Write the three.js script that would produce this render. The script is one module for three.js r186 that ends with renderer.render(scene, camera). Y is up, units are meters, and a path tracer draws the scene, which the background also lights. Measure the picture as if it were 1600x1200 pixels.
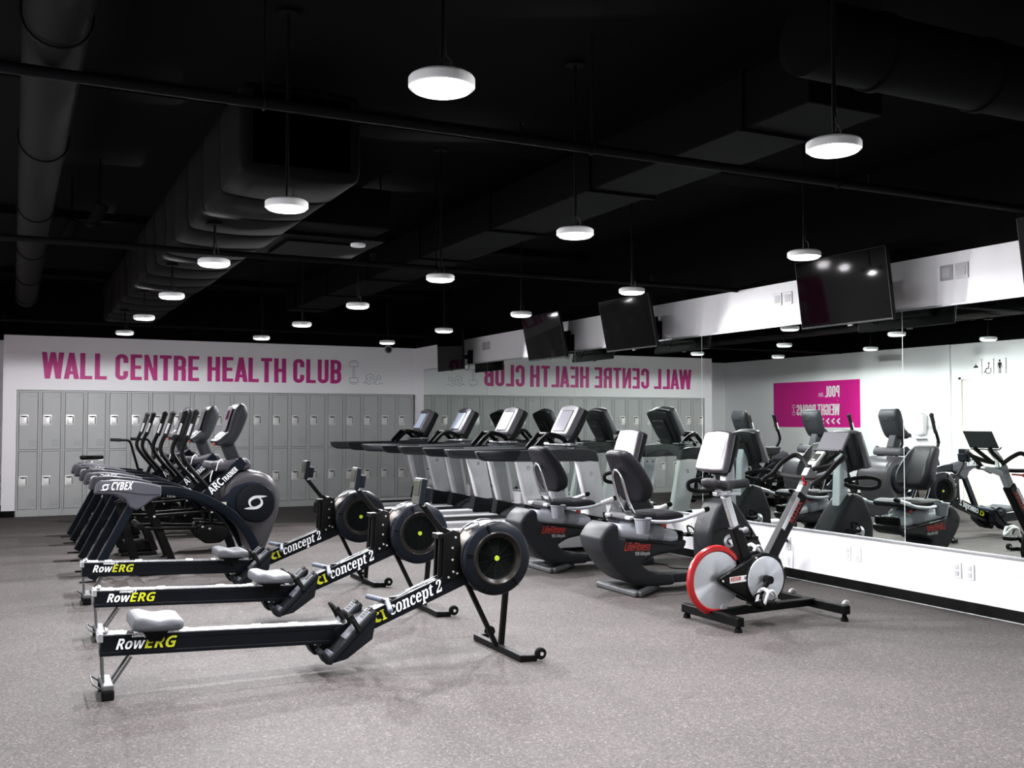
import * as THREE from 'three';
import { RoundedBoxGeometry } from 'three/addons/geometries/RoundedBoxGeometry.js';
import { TextGeometry } from 'three/addons/geometries/TextGeometry.js';
import { FontLoader } from 'three/addons/loaders/FontLoader.js';
import { mergeGeometries, mergeVertices, toCreasedNormals } from 'three/addons/utils/BufferGeometryUtils.js';

// ------------------------------------------------------------------ camera, sky, light levels, exposure
const scene = new THREE.Scene();
scene.background = new THREE.Color(0x000000);
const EYE = 1.3856, YAW = 0.4607, PITCH = 0.0366, FOCAL = 1571.4;
const camera = new THREE.PerspectiveCamera(2 * Math.atan(600 / FOCAL) * 180 / Math.PI, 1600 / 1200, 0.05, 80);
camera.position.set(0, EYE, 0);
camera.lookAt(Math.sin(YAW) * Math.cos(PITCH), EYE + Math.sin(PITCH), -Math.cos(YAW) * Math.cos(PITCH));
const LAMP_POWER = 22;               // candela of each round pendant's light
const LAMP_GLOW = 2.2;               // what the eye sees of its diffuser
const renderer = new THREE.WebGLRenderer({ antialias: true });
renderer.toneMapping = THREE.LinearToneMapping;
renderer.toneMappingExposure = 1.0;
renderer.shadowMap.enabled = true;

// ------------------------------------------------------------------ helpers
const { PI, sin, cos, hypot, atan2, floor, min, max } = Math;
let seed = 12345;
const rnd = () => { seed = (seed * 1664525 + 1013904223) >>> 0; return seed / 4294967296; };
const rr = (a, b) => a + (b - a) * rnd();
const V = (x, y, z) => new THREE.Vector3(x, y, z);
const sans = await new FontLoader().loadAsync('fonts/droid/droid_sans_bold.typeface.json');
const sansR = await new FontLoader().loadAsync('fonts/droid/droid_sans_regular.typeface.json');
const serif = await new FontLoader().loadAsync('fonts/droid/droid_serif_bold.typeface.json');

function clean(g) {
  if (g.index) g = g.toNonIndexed();
  for (const k of Object.keys(g.attributes)) if (!['position', 'normal', 'uv'].includes(k)) g.deleteAttribute(k);
  if (!g.attributes.uv) g.setAttribute('uv', new THREE.Float32BufferAttribute(new Float32Array(g.attributes.position.count * 2), 2));
  g.clearGroups(); g.morphAttributes = {};
  return g;
}
const merge = (list) => { list = [].concat(list).map(clean); return list.length === 1 ? list[0] : mergeGeometries(list); };
function at(g, x = 0, y = 0, z = 0, rx = 0, ry = 0, rz = 0) {
  const m = new THREE.Matrix4().makeRotationFromEuler(new THREE.Euler(rx, ry, rz, 'XYZ')).setPosition(x, y, z);
  g.applyMatrix4(m); return g;
}
const box = (w, h, d, x = 0, y = 0, z = 0, r = 0.004, rx = 0, ry = 0, rz = 0) =>
  at(r > 0 ? new RoundedBoxGeometry(w, h, d, 2, min(r, w * 0.49, h * 0.49, d * 0.49)) : new THREE.BoxGeometry(w, h, d), x, y, z, rx, ry, rz);
// a bar of section w (across, about the z axis) by h from p to q
function bar(p, q, w, h, r = 0.004) {
  const a = V(...p), b = V(...q), d = b.clone().sub(a), L = d.length(); d.normalize();
  let zz = V(0, 0, 1); if (Math.abs(d.z) > 0.9) zz = V(1, 0, 0);
  const y = zz.clone().cross(d).normalize(), z = d.clone().cross(y).normalize();
  const g = r > 0 ? new RoundedBoxGeometry(L, h, w, 2, min(r, w * 0.49, h * 0.49)) : new THREE.BoxGeometry(L, h, w);
  g.applyMatrix4(new THREE.Matrix4().makeBasis(d, y, z).setPosition(a.add(b).multiplyScalar(0.5)));
  return g;
}
function cyl(p, q, r1, r2 = r1, seg = 20) {
  const a = V(...p), b = V(...q), d = b.clone().sub(a), L = d.length();
  const g = new THREE.CylinderGeometry(r2, r1, L, seg);
  g.applyQuaternion(new THREE.Quaternion().setFromUnitVectors(V(0, 1, 0), d.normalize()));
  const c = a.add(b).multiplyScalar(0.5);
  g.translate(c.x, c.y, c.z); return g;
}
function tube(pts, r, n = 40, closed = false, seg = 10, tension = 0.4) {
  const c = new THREE.CatmullRomCurve3(pts.map((p) => V(...p)), closed, 'catmullrom', tension);
  const list = [new THREE.TubeGeometry(c, n, r, seg, closed)];
  if (!closed) for (const p of [pts[0], pts[pts.length - 1]]) list.push(at(new THREE.SphereGeometry(r, seg, 8), ...p));
  return merge(list);
}
const ball = (r, x, y, z, sx = 1, sy = 1, sz = 1) => { const g = new THREE.SphereGeometry(r, 20, 14); g.scale(sx, sy, sz); return g.translate(x, y, z); };
const curve = (pts, n = 60, closed = true, tension = 0.5) =>
  new THREE.CatmullRomCurve3(pts.map((p) => V(p[0], p[1], 0)), closed, 'catmullrom', tension).getPoints(n).slice(0, closed ? -1 : undefined).map((p) => [p.x, p.y]);
const shapeOf = (pts) => { const s = new THREE.Shape(); pts.forEach((p, i) => (i ? s.lineTo(p[0], p[1]) : s.moveTo(p[0], p[1]))); s.closePath(); return s; };
// an outline in x-y extruded from z0 to z1
function prism(pts, z0, z1, bevel = 0.006, crease = 0.7, holes = [], seg = 3) {
  const s = pts.isShape ? pts : shapeOf(pts);
  for (const h of holes) s.holes.push(new THREE.Path(h.map((p) => new THREE.Vector2(p[0], p[1]))));
  const g = new THREE.ExtrudeGeometry(s, bevel > 0
    ? { depth: z1 - z0 - 2 * bevel, bevelEnabled: true, bevelThickness: bevel, bevelSize: bevel, bevelOffset: -bevel, bevelSegments: seg, curveSegments: 16 }
    : { depth: z1 - z0, bevelEnabled: false, curveSegments: 16 });
  g.translate(0, 0, z0 + bevel);
  return toCreasedNormals(clean(g), crease);
}
// a profile of [radius, height] turned about an axis through (x, y, z)
function lathe(profile, x, y, z, axis = 'z', seg = 48) {
  let g = new THREE.LatheGeometry(profile.map((p) => new THREE.Vector2(p[0], p[1])), seg);
  g = toCreasedNormals(clean(g), 0.6);
  if (axis === 'z') g.rotateX(PI / 2); else if (axis === 'x') g.rotateZ(-PI / 2);
  return g.translate(x, y, z);
}
const ring = (R, r, x, y, z, axis = 'z', arc = 2 * PI, start = 0, seg = 64) => { const g = new THREE.TorusGeometry(R, r, 8, seg, arc); g.rotateZ(start); if (axis === 'y') g.rotateX(PI / 2); if (axis === 'x') g.rotateY(PI / 2); return g.translate(x, y, z); };
// lettering: lies in x-y, faces +z, left end at 0; slant leans it, width sets its length
function words(str, h, { font = sans, width = 0, slant = 0, depth = 0.0015 } = {}) {
  const g = clean(new TextGeometry(str, { font, size: 1, depth: 0.01, curveSegments: 4, bevelEnabled: false }));
  g.computeBoundingBox(); const b = g.boundingBox, k = h / 0.72;
  g.translate(-b.min.x, 0, 0);
  const sx = width ? width / (b.max.x - b.min.x) : k;
  g.applyMatrix4(new THREE.Matrix4().set(sx, slant * k, 0, 0, 0, k, 0, 0, 0, 0, depth / 0.01, 0, 0, 0, 0, 1));
  return g;
}
// a flat ribbon of width t along a path
function ribbonPts(path, t, closed = false) {
  const n = path.length, L = [], R = [];
  for (let i = 0; i < n; i++) {
    const p = path[i], a = path[closed ? (i + n - 1) % n : max(i - 1, 0)], b = path[closed ? (i + 1) % n : min(i + 1, n - 1)];
    let d1 = [p[0] - a[0], p[1] - a[1]], d2 = [b[0] - p[0], b[1] - p[1]];
    if (hypot(...d1) < 1e-9) d1 = d2; if (hypot(...d2) < 1e-9) d2 = d1;
    const l1 = hypot(...d1), l2 = hypot(...d2), n1 = [-d1[1] / l1, d1[0] / l1], n2 = [-d2[1] / l2, d2[0] / l2];
    let m = [n1[0] + n2[0], n1[1] + n2[1]]; const lm = hypot(...m) || 1; m = [m[0] / lm, m[1] / lm];
    const s = t / 2 / max(0.35, m[0] * n1[0] + m[1] * n1[1]);
    L.push([p[0] + m[0] * s, p[1] + m[1] * s]); R.push([p[0] - m[0] * s, p[1] - m[1] * s]);
  }
  return [L, R];
}
function ribbon(path, t, closed = false, depth = 0.002) {
  const [L, R] = ribbonPts(path, t, closed), o = { depth, bevelEnabled: false };
  if (!closed) return clean(new THREE.ExtrudeGeometry(shapeOf([...L, ...R.reverse()]), o));
  const area = (q) => q.reduce((s, p, i) => s + p[0] * q[(i + 1) % q.length][1] - q[(i + 1) % q.length][0] * p[1], 0);
  const [outer, inner] = Math.abs(area(L)) > Math.abs(area(R)) ? [L, R] : [R, L];
  const s = shapeOf(outer); s.holes.push(new THREE.Path(inner.map((p) => new THREE.Vector2(...p))));
  return clean(new THREE.ExtrudeGeometry(s, o));
}
const arc = (cx, cy, r, a0, a1, n = 10) => Array.from({ length: n + 1 }, (_, i) => { const a = a0 + (a1 - a0) * i / n; return [cx + r * cos(a), cy + r * sin(a)]; });

const taken = new Map();
const numbered = (n) => { const k = taken.get(n) ?? 0; taken.set(n, k + 1); return k ? n + '_' + String(k).padStart(3, '0') : n; };
function put(name, geos, m, parent) {
  const o = new THREE.Mesh(merge(geos), m); o.name = parent ? name : numbered(name);
  o.castShadow = o.receiveShadow = true; (parent ?? scene).add(o); return o;
}
function tag(o, label, category, group) { o.userData = { label, category }; if (group) o.userData.group = group; return o; }
function thing(name, label, category, [x, y, z], group) { const o = new THREE.Group(); o.name = numbered(name); o.position.set(x, y, z); scene.add(o); return tag(o, label, category, group); }
function struct(name, geos, m, parent) { const o = put(name, geos, m, parent); if (!parent) o.userData.kind = 'structure'; return o; }
function copy(o, label, [x, y, z]) { const c = o.clone(); c.name = numbered(o.name.replace(/_\d{3}$/, '')); c.position.set(x, y, z); c.userData = { ...o.userData, label }; scene.add(c); return c; }
const ORD = ['first', 'second', 'third', 'fourth', 'fifth', 'sixth', 'seventh', 'eighth', 'ninth', 'tenth', 'eleventh', 'twelfth', 'thirteenth', 'fourteenth', 'fifteenth', 'sixteenth', 'seventeenth', 'eighteenth', 'nineteenth', 'twentieth'];

// ------------------------------------------------------------------ materials
const mat = (hex, roughness = 0.6, metalness = 0, more = {}) => new THREE.MeshPhysicalMaterial({ color: hex, roughness, metalness, ...more });
const canvasTex = (w, h, draw, srgb = true) => {
  const c = document.createElement('canvas'); c.width = w; c.height = h; draw(c.getContext('2d'), w, h);
  const t = new THREE.CanvasTexture(c); if (srgb) t.colorSpace = THREE.SRGBColorSpace; t.wrapS = t.wrapT = THREE.RepeatWrapping; t.magFilter = THREE.LinearFilter; return t;
};
// speckled rubber floor, 3.2 m to the tile
const floorTex = canvasTex(2048, 2048, (g, w, h) => {
  g.fillStyle = 'rgb(112,106,104)'; g.fillRect(0, 0, w, h);
  for (let i = 0; i < 900; i++) {
    const x = rnd() * w, y = rnd() * h, r = rr(60, 190), d = rnd() < 0.5 ? '0,0,0' : '255,245,240';
    for (const ox of [-w, 0, w]) for (const oy of [-h, 0, h]) {
      if (x + ox < -r || x + ox > w + r || y + oy < -r || y + oy > h + r) continue;
      const q = g.createRadialGradient(x + ox, y + oy, 0, x + ox, y + oy, r); q.addColorStop(0, `rgba(${d},0.022)`); q.addColorStop(1, `rgba(${d},0)`);
      g.fillStyle = q; g.fillRect(x + ox - r, y + oy - r, 2 * r, 2 * r);
    }
  }
  const tones = ['146,138,135', '158,149,145', '176,166,161', '132,127,128', '78,73,72', '62,58,58', '92,86,85', '206,197,192', '188,180,176', '50,48,50'];
  for (let i = 0; i < 150000; i++) {
    const x = rnd() * w, y = rnd() * h, r = rr(1.2, 4.4);
    g.fillStyle = `rgba(${tones[floor(rnd() * tones.length)]},${rr(0.45, 0.95)})`;
    g.beginPath(); g.ellipse(x, y, r, r * rr(0.4, 0.9), rnd() * 3.14, 0, 6.3); g.fill();
  }
});
const plasterTex = canvasTex(512, 512, (g, w, h) => {
  g.fillStyle = 'rgb(128,128,128)'; g.fillRect(0, 0, w, h);
  for (let i = 0; i < 9000; i++) { g.fillStyle = `rgba(${rnd() < 0.5 ? 90 : 170},${120},${120},0.25)`; g.beginPath(); g.arc(rnd() * w, rnd() * h, rr(0.6, 2.2), 0, 6.3); g.fill(); }
}, false);
const M = {
  floor: mat(0xffffff, 0.8, 0, { map: floorTex }),
  wall: mat(0xf7f7f9, 0.85, 0, { bumpMap: plasterTex, bumpScale: 0.0004 }),
  black: mat(0x0b0b0c, 0.8), ceil: mat(0x0b0b0c, 0.9), duct: mat(0x131314, 0.8), wrap: mat(0x1f1e1e, 0.8), pipe: mat(0x151619, 0.6),
  base: mat(0x060606, 0.6, 0, { specularIntensity: 0.2 }), channel: mat(0xb9bcbe, 0.35, 0.8),
  mirror: new THREE.MeshStandardMaterial({ color: 0xe6efe9, roughness: 0.0, metalness: 1 }), mirrorEdge: mat(0xc3d2cb, 0.3),
  locker: mat(0xb4b7b6, 0.5), lockerGap: mat(0x4a4c4e, 0.8), latch: mat(0xe4e4e2, 0.35, 0.25), latchDark: mat(0x2c2c2e, 0.5),
  magenta: mat(0xc42a86, 0.55), sign: mat(0xd8118c, 0.5), white: mat(0xf4f4f4, 0.5), icon: mat(0x8f9ab0, 0.6),
  lampBody: mat(0xdadada, 0.45), glow: new THREE.MeshStandardMaterial({ color: 0xffffff, emissive: 0xfffdfb, emissiveIntensity: LAMP_GLOW, roughness: 0.6 }),
  rail: mat(0x2a323e, 0.38, 0.1), navy: mat(0x2b3340, 0.36), jet: mat(0x141416, 0.45), jetMatte: mat(0x1a1a1b, 0.75), rubber: mat(0x202022, 0.85),
  steel: mat(0xd3d5d8, 0.25, 0.9), chrome: mat(0xdfe1e4, 0.12, 1), bolt: mat(0xe6e6e6, 0.25, 0.8),
  seatGrey: mat(0x999ea7, 0.6), pedalGrey: mat(0x7d838c, 0.6), footDark: mat(0x2c3139, 0.6), handle: mat(0x6d7c94, 0.6),
  yellow: mat(0xd9dd1e, 0.5), lime: mat(0xb7d334, 0.5), text: mat(0xeef0f2, 0.5), lcd: mat(0x77806c, 0.35), pmBlue: mat(0x4d6076, 0.5), pmFace: mat(0x9a9c93, 0.5),
  mesh: mat(0xa89c92, 0.5, 0.4), cone: mat(0x4c4844, 0.32, 0.1), grill: mat(0x26302f, 0.5), pit: mat(0x060607, 0.8),
  cybex: mat(0x62626b, 0.42, 0.15), cybexDark: mat(0x25303f, 0.35, 0.15), shroud: mat(0x77757a, 0.35, 0.35), shroudDark: mat(0x3a4456, 0.4, 0.2), disc: mat(0x222a36, 0.45), console: mat(0x4a4c51, 0.45), consoleFace: mat(0x77727a, 0.3), tray: mat(0x6a6870, 0.5), logo: mat(0xd6d9dd, 0.35, 0.3), sticker: mat(0xd9d8b4, 0.6), dim: mat(0x6e7072, 0.5),
  tm: mat(0x4a4e50, 0.5), tmDark: mat(0x35373a, 0.55), tmSilver: mat(0xdcdde0, 0.36, 0.1), tmInner: mat(0xa3a5a9, 0.45, 0.2), belt: mat(0x161617, 0.8), tmFace: mat(0xa09fa5, 0.35, 0.2), tmSide: mat(0xe2e2e4, 0.4),
  lit: new THREE.MeshStandardMaterial({ color: 0x8890a0, emissive: 0xb9c4dc, emissiveIntensity: 0.6, roughness: 0.3 }),
  litWhite: new THREE.MeshStandardMaterial({ color: 0xaaaaaa, emissive: 0xf3f2fb, emissiveIntensity: 0.85, roughness: 0.25 }),
  off: mat(0x77757d, 0.15),
  lf: mat(0x3e4045, 0.45), lfFoot: mat(0x6b6d70, 0.55), vinyl: mat(0x3a393f, 0.5), lfSilver: mat(0xb2b6be, 0.32, 0.12), lfGrey: mat(0x8f939b, 0.45), red: mat(0xd03322, 0.5), lfWhite: mat(0xcfd0d4, 0.5),
  kRed: mat(0xd31620, 0.28, 0, { clearcoat: 0.6, clearcoatRoughness: 0.15 }), kBlack: mat(0x2a2a2d, 0.35), kBase: mat(0x161617, 0.4), spun: mat(0xdde2e8, 0.31, 0.9, { anisotropy: 0.9 }), grip: mat(0x3d3b3c, 0.75), kGrey: mat(0x8f9197, 0.45), caster: mat(0x9a9a9c, 0.5),
  tvScreen: mat(0x050505, 0.04, 0, { specularIntensity: 0.12 }), tvBody: mat(0x111112, 0.45),
  plate: mat(0xdedee0, 0.5), slot: mat(0xc2c2c4, 0.5), steelPlate: mat(0xb3b3b7, 0.3, 0.3), cord: mat(0x1b1b1c, 0.6), orange: mat(0xd6622a, 0.6), cream: mat(0xe9dfd6, 0.6),
};
M.spun.side = THREE.DoubleSide;
// base colours brought down to those of the real finishes under lamps this strong
const tone = (k, names) => names.split(' ').forEach((n) => M[n].color.multiplyScalar(k));
M.floor.color.setRGB(0.204, 0.187, 0.181); tone(0.35, 'black ceil pipe'); tone(0.2, 'duct wrap');
tone(0.16, 'jet jetMatte rubber kBase belt'); tone(0.2, 'navy rubber footDark cone grill cybexDark shroudDark disc kBlack grip tvBody cord');
tone(0.12, 'rail'); tone(0.6, 'tm'); tone(0.4, 'tmDark'); tone(0.42, 'lf console'); tone(0.32, 'vinyl'); tone(0.05, 'pmBlue'); tone(0.12, 'lcd pmFace'); tone(0.55, 'cybex'); tone(0.34, 'shroud tray handle pedalGrey mesh lfFoot dim'); tone(0.5, 'consoleFace kRed'); tone(0.19, 'seatGrey'); M.pit.specularIntensity = 0.1; tone(0.45, 'tmFace'); tone(0.95, 'tmInner'); tone(0.7, 'lfGrey kGrey red orange yellow lime');
for (const n of 'black ceil duct wrap pipe'.split(' ')) M[n].specularIntensity = 0.1;
for (const n of 'rail navy jet jetMatte rubber footDark cybexDark shroudDark disc tm tmDark belt lf vinyl kBlack kBase grip cord console tvBody cybex tray pmBlue pmFace lcd cone shroud mesh grill'.split(' ')) M[n].specularIntensity = 0.28;

// ------------------------------------------------------------------ the setting
const XR = 6.19, XL = -1.34, ZB = -16.2, TOP = 2.628, CEIL = 3.4, ZF = 5;
{
  const W = XR - XL + 1.4, D = ZF + 18.2;
  floorTex.repeat.set(W / 3.2, D / 3.2);
  struct('floor', box(W, 0.2, D, (XR + XL) / 2, -0.1, ZF - D / 2 + 0.3, 0), M.floor);
  struct('ceiling', box(W, 0.2, D, (XR + XL) / 2, CEIL + 0.1, ZF - D / 2 + 0.3, 0), M.ceil);
  const zl = ZF + 17.6, zc = (ZF - 17.6) / 2;
  struct('wall_right', box(0.2, TOP, zl, XR + 0.1, TOP / 2, zc, 0), M.wall);
  struct('wall_right_upper', box(0.2, CEIL - TOP, zl, XR + 0.1, (CEIL + TOP) / 2, zc, 0), M.black);
  struct('wall_left', box(0.2, TOP, zl, XL - 0.1, TOP / 2, zc, 0), M.wall);
  struct('wall_left_upper', box(0.2, CEIL - TOP, zl, XL - 0.1, (CEIL + TOP) / 2, zc, 0), M.black);
  struct('wall_left_projection', box(0.03, TOP, 1.47, XL + 0.015, TOP / 2, -12.235, 0), M.wall);
  struct('wall_front', box(W, TOP, 0.2, (XR + XL) / 2, TOP / 2, ZF + 0.1, 0), M.wall);
  struct('wall_front_upper', box(W, CEIL - TOP, 0.2, (XR + XL) / 2, (CEIL + TOP) / 2, ZF + 0.1, 0), M.black);
  // back: the bulkhead over the lockers, the pier at their left, the passage beyond it
  struct('wall_back', [box(6.14, TOP - 1.836, 0.42, 0.05 + 3.07, (TOP + 1.836) / 2, ZB - 0.21, 0), box(6.14, 1.836, 0.1, 3.12, 0.918, ZB - 0.47, 0), box(0.18, TOP, 1.12, -0.04, TOP / 2, ZB - 0.56, 0)], M.wall);
  struct('wall_back_upper', box(6.32, CEIL - TOP, 1.12, 3.03, (CEIL + TOP) / 2, ZB - 0.56, 0), M.black);
  struct('wall_passage', box(1.4, TOP, 0.2, -0.68, TOP / 2, -17.42, 0), M.wall);
  struct('wall_passage_upper', box(1.4, CEIL - TOP, 0.2, -0.68, (CEIL + TOP) / 2, -17.42, 0), M.black);
  struct('baseboard_right', box(0.014, 0.085, zl - 0.9, XR - 0.007, 0.0425, zc + 0.4, 0.003), M.base);
  struct('baseboard_left', [box(0.014, 0.09, 5.95, XL + 0.007, 0.045, -14.3, 0.003), box(0.014, 0.09, 14.7, XL + 0.007, 0.045, -2.4, 0.003)], M.base);
  struct('baseboard_back', [box(0.178, 0.09, 0.014, -0.041, 0.045, ZB + 0.006, 0.003), box(0.014, 0.09, 1.1, -0.137, 0.045, ZB - 0.55, 0.003), box(1.2, 0.09, 0.014, -0.73, 0.045, -17.313, 0.003)], M.base);
  struct('trim_1', [box(0.022, 0.016, 15.4, XR - 0.011, 0.441, -8.1, 0.002)], M.channel);
  struct('trim_2', [box(0.012, 0.012, 15.4, XR - 0.006, 2.2425, -8.1, 0.002)], M.channel);
  struct('trim_3', [box(0.01, 0.006, 15.4, XR - 0.018, 0.003, -8.1, 0.002)], M.channel);
  // door to the changing rooms
  const d = struct('door_1', [box(0.045, 2.03, 1.42, XL + 0.0, 1.02, -10.56, 0.003)], M.cream);
  d.userData.kind = 'structure';
  put('door_frame', [box(0.09, 2.09, 0.06, XL + 0.0, 1.045, -11.3, 0.004), box(0.09, 2.09, 0.06, XL, 1.045, -9.82, 0.004), box(0.09, 0.06, 1.54, XL, 2.075, -10.56, 0.004)], M.white, d);
  put('door_handle', [cyl([XL + 0.02, 1.02, -9.97], [XL + 0.08, 1.02, -9.97], 0.012), bar([XL + 0.08, 1.02, -9.96], [XL + 0.08, 1.02, -10.09], 0.02, 0.02)], M.steel, d);
}
// mirrors
{
  const y0 = 0.4523, y1 = 2.2357;
  for (let k = 0; k < 6; k++) {
    const z1 = -3.095 + 2.54 - 2.54 * k, z0 = z1 - 2.54;
    const o = put('mirror_panel', box(0.006, y1 - y0 - 0.004, 2.54 - 0.006, XR - 0.004, (y0 + y1) / 2, (z0 + z1) / 2, 0), M.mirror);
    tag(o, `frameless wall mirror panel, ${ORD[5 - k]} from the corner by the lockers`, 'mirror', 'mirror panels along the wall');
  }
}

// ------------------------------------------------------------------ lockers
{
  const w = 0.305, t = thing('locker', '', 'locker', [0.0544, 0, ZB], 'grey lockers along the back wall');
  put('body', [box(w - 0.002, 1.83, 0.36, w / 2, 0.915, -0.2, 0)], M.lockerGap, t);
  const fr = (x, y, ww, h) => box(ww, h, 0.02, x, y, -0.01, 0.0015);
  put('frame', [fr(0.0135, 0.915, 0.025, 1.83), fr(w - 0.0135, 0.915, 0.025, 1.83), fr(w / 2, 0.05, w - 0.054, 0.1), fr(w / 2, 1.817, w - 0.054, 0.026), fr(w / 2, 0.955, w - 0.054, 0.024)], M.locker, t);
  for (const [y0, y1] of [[0.105, 0.938], [0.972, 1.8]]) {
    const dw = w - 0.064, cx = w / 2, d = put('door', [box(dw, y1 - y0, 0.016, cx, (y0 + y1) / 2, -0.009, 0.002)], M.locker, t);
    const lx = 0.095, ly = y0 + (y1 - y0) * (y0 < 0.5 ? 0.48 : 0.51);
    put('latch', [prism(curve([[lx - 0.056, ly + 0.078], [lx + 0.056, ly + 0.078], [lx + 0.058, ly - 0.07], [lx, ly - 0.084], [lx - 0.058, ly - 0.07]], 40, true, 0.15), -0.002, 0.008, 0.003), prism([[lx - 0.03, ly + 0.04], [lx + 0.03, ly + 0.04], [lx + 0.036, ly - 0.058], [lx - 0.036, ly - 0.058]], 0.002, 0.02, 0.004)], M.latch, d);
    put('latch_lever', [box(0.084, 0.016, 0.01, lx, ly + 0.056, 0.006, 0.002), box(0.018, 0.04, 0.012, lx, ly + 0.04, 0.008, 0.002), box(0.01, 0.1, 0.008, lx + 0.043, ly, 0.0055, 0.002)], M.latchDark, d);
    const v = []; for (let i = 0; i < 6; i++) v.push(box(0.09, 0.006, 0.007, cx + 0.05, y0 + 0.05 + i * 0.018, 0.001, 0.002, 0.5));
    for (let i = 0; i < 4; i++) v.push(box(0.09, 0.004, 0.005, cx + 0.05, y1 - 0.03 - i * 0.014, 0, 0.0015, 0.5));
    put('vent', v, M.locker, d);
  }
  for (let k = 0; k < 20; k++) {
    const label = k === 0 ? 'grey two-door steel locker at the left end of the bank, beside the white pier' : k === 19 ? 'grey two-door steel locker at the right end of the bank, next to the mirrors' : `grey two-door steel locker, ${ORD[k]} from the left end of the bank`;
    if (k === 0) t.userData.label = label; else copy(t, label, [0.0544 + w * k, 0, ZB]);
  }
}

// ------------------------------------------------------------------ wall lettering
const GL = (() => {
  const t = 0.15, a = t / 2, w = 0.41, r = (w - t) / 2, c = w / 2, hi = 1 - a - r, lo = a + r;
  const R = (x0, y0, x1, y1) => [[x0, y0], [x1, y0], [x1, y1], [x0, y1]];
  const topArc = arc(c, hi, r, 0, PI), botArc = arc(c, lo, r, PI, 2 * PI);
  const bowl = (y1, y0) => { const q = min(r, (y1 - y0) / 2); return [[a, y1], [w - a - q, y1], ...arc(w - a - q, y1 - q, q, PI / 2, 0, 6), ...arc(w - a - q, y0 + q, q, 0, -PI / 2, 6), [a, y0]]; };
  return {
    L: { w: 0.36, p: [R(0, 0, t, 1), R(t, 0, 0.36, 0.13)] }, I: { w: t, p: [R(0, 0, t, 1)] }, T: { w: 0.39, p: [R(0, 0.87, 0.39, 1), R(0.12, 0, 0.27, 0.87)] },
    H: { w: 0.42, p: [R(0, 0, t, 1), R(0.27, 0, 0.42, 1), R(t, 0.44, 0.27, 0.57)] }, E: { w: 0.37, p: [R(0, 0, t, 1), R(t, 0, 0.37, 0.13), R(t, 0.87, 0.37, 1), R(t, 0.44, 0.34, 0.57)] },
    N: { w: 0.43, p: [R(0, 0, 0.135, 1), R(0.295, 0, 0.43, 1), [[0.135, 1], [0.0, 1], [0.295, 0], [0.43, 0]]] },
    M: { w: 0.54, p: [R(0, 0, 0.14, 1), R(0.4, 0, 0.54, 1), [[0, 1], [0.14, 1], [0.33, 0.08], [0.21, 0.08]], [[0.4, 1], [0.54, 1], [0.33, 0.08], [0.21, 0.08]]] },
    A: { w: 0.45, p: [[[0, 0], [0.15, 0], [0.3, 1], [0.15, 1]], [[0.3, 0], [0.45, 0], [0.3, 1], [0.15, 1]], R(0.1, 0.18, 0.35, 0.3)] },
    W: { w: 0.64, p: [[[0, 1], [0.145, 1], [0.24, 0], [0.09, 0]], [[0.25, 1], [0.38, 1], [0.24, 0], [0.09, 0]], [[0.26, 1], [0.39, 1], [0.55, 0], [0.4, 0]], [[0.495, 1], [0.64, 1], [0.55, 0], [0.4, 0]]] },
    C: { w, s: [[[w - a, 0.66], ...topArc, ...botArc, [w - a, 0.34]]] }, G: { w, s: [[[w - a, 0.68], ...topArc, ...botArc, [w - a, 0.5]]], p: [R(0.21, 0.4, w, 0.52)] },
    O: { w, o: [[...topArc, ...botArc]] }, U: { w, s: [[[a, 1], ...botArc, [w - a, 1]]] },
    P: { w, p: [R(0, 0, t, 1)], s: [bowl(1 - a, 0.44)] }, R: { w, p: [R(0, 0, t, 1)], s: [bowl(1 - a, 0.5), [[0.2, 0.5], ...arc(w - a - 0.08, 0.42, 0.08, PI / 2, 0, 6), [w - a, 0]]] },
    B: { w, p: [R(0, 0, t, 1)], s: [bowl(1 - a, 0.52), bowl(0.5, a)] },
    S: { w, s: [[[w - a, 0.7], ...topArc, [a, 0.7], ...arc(c, 0.68, r, PI, PI * 1.25, 4), ...arc(c, 0.32, r, PI * 0.25, 0, 4), [w - a, 0.3], ...arc(c, lo, r, 0, -PI), [a, 0.3]]] },
    t,
  };
})();
function glyph(ch) {
  const q = GL[ch], o = { depth: 0.01, bevelEnabled: false }, list = [];
  let dz = 0; const lift = (g) => { g.scale(1, 1, 1 + dz); dz += 0.12; return g; };
  for (const p of q.p ?? []) list.push(lift(new THREE.ExtrudeGeometry(shapeOf(p), o)));
  for (const s of q.s ?? []) list.push(lift(ribbon(s, GL.t, false, 0.01)));
  for (const s of q.o ?? []) list.push(ribbon(s, GL.t, true, 0.01));
  return merge(list);
}
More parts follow.
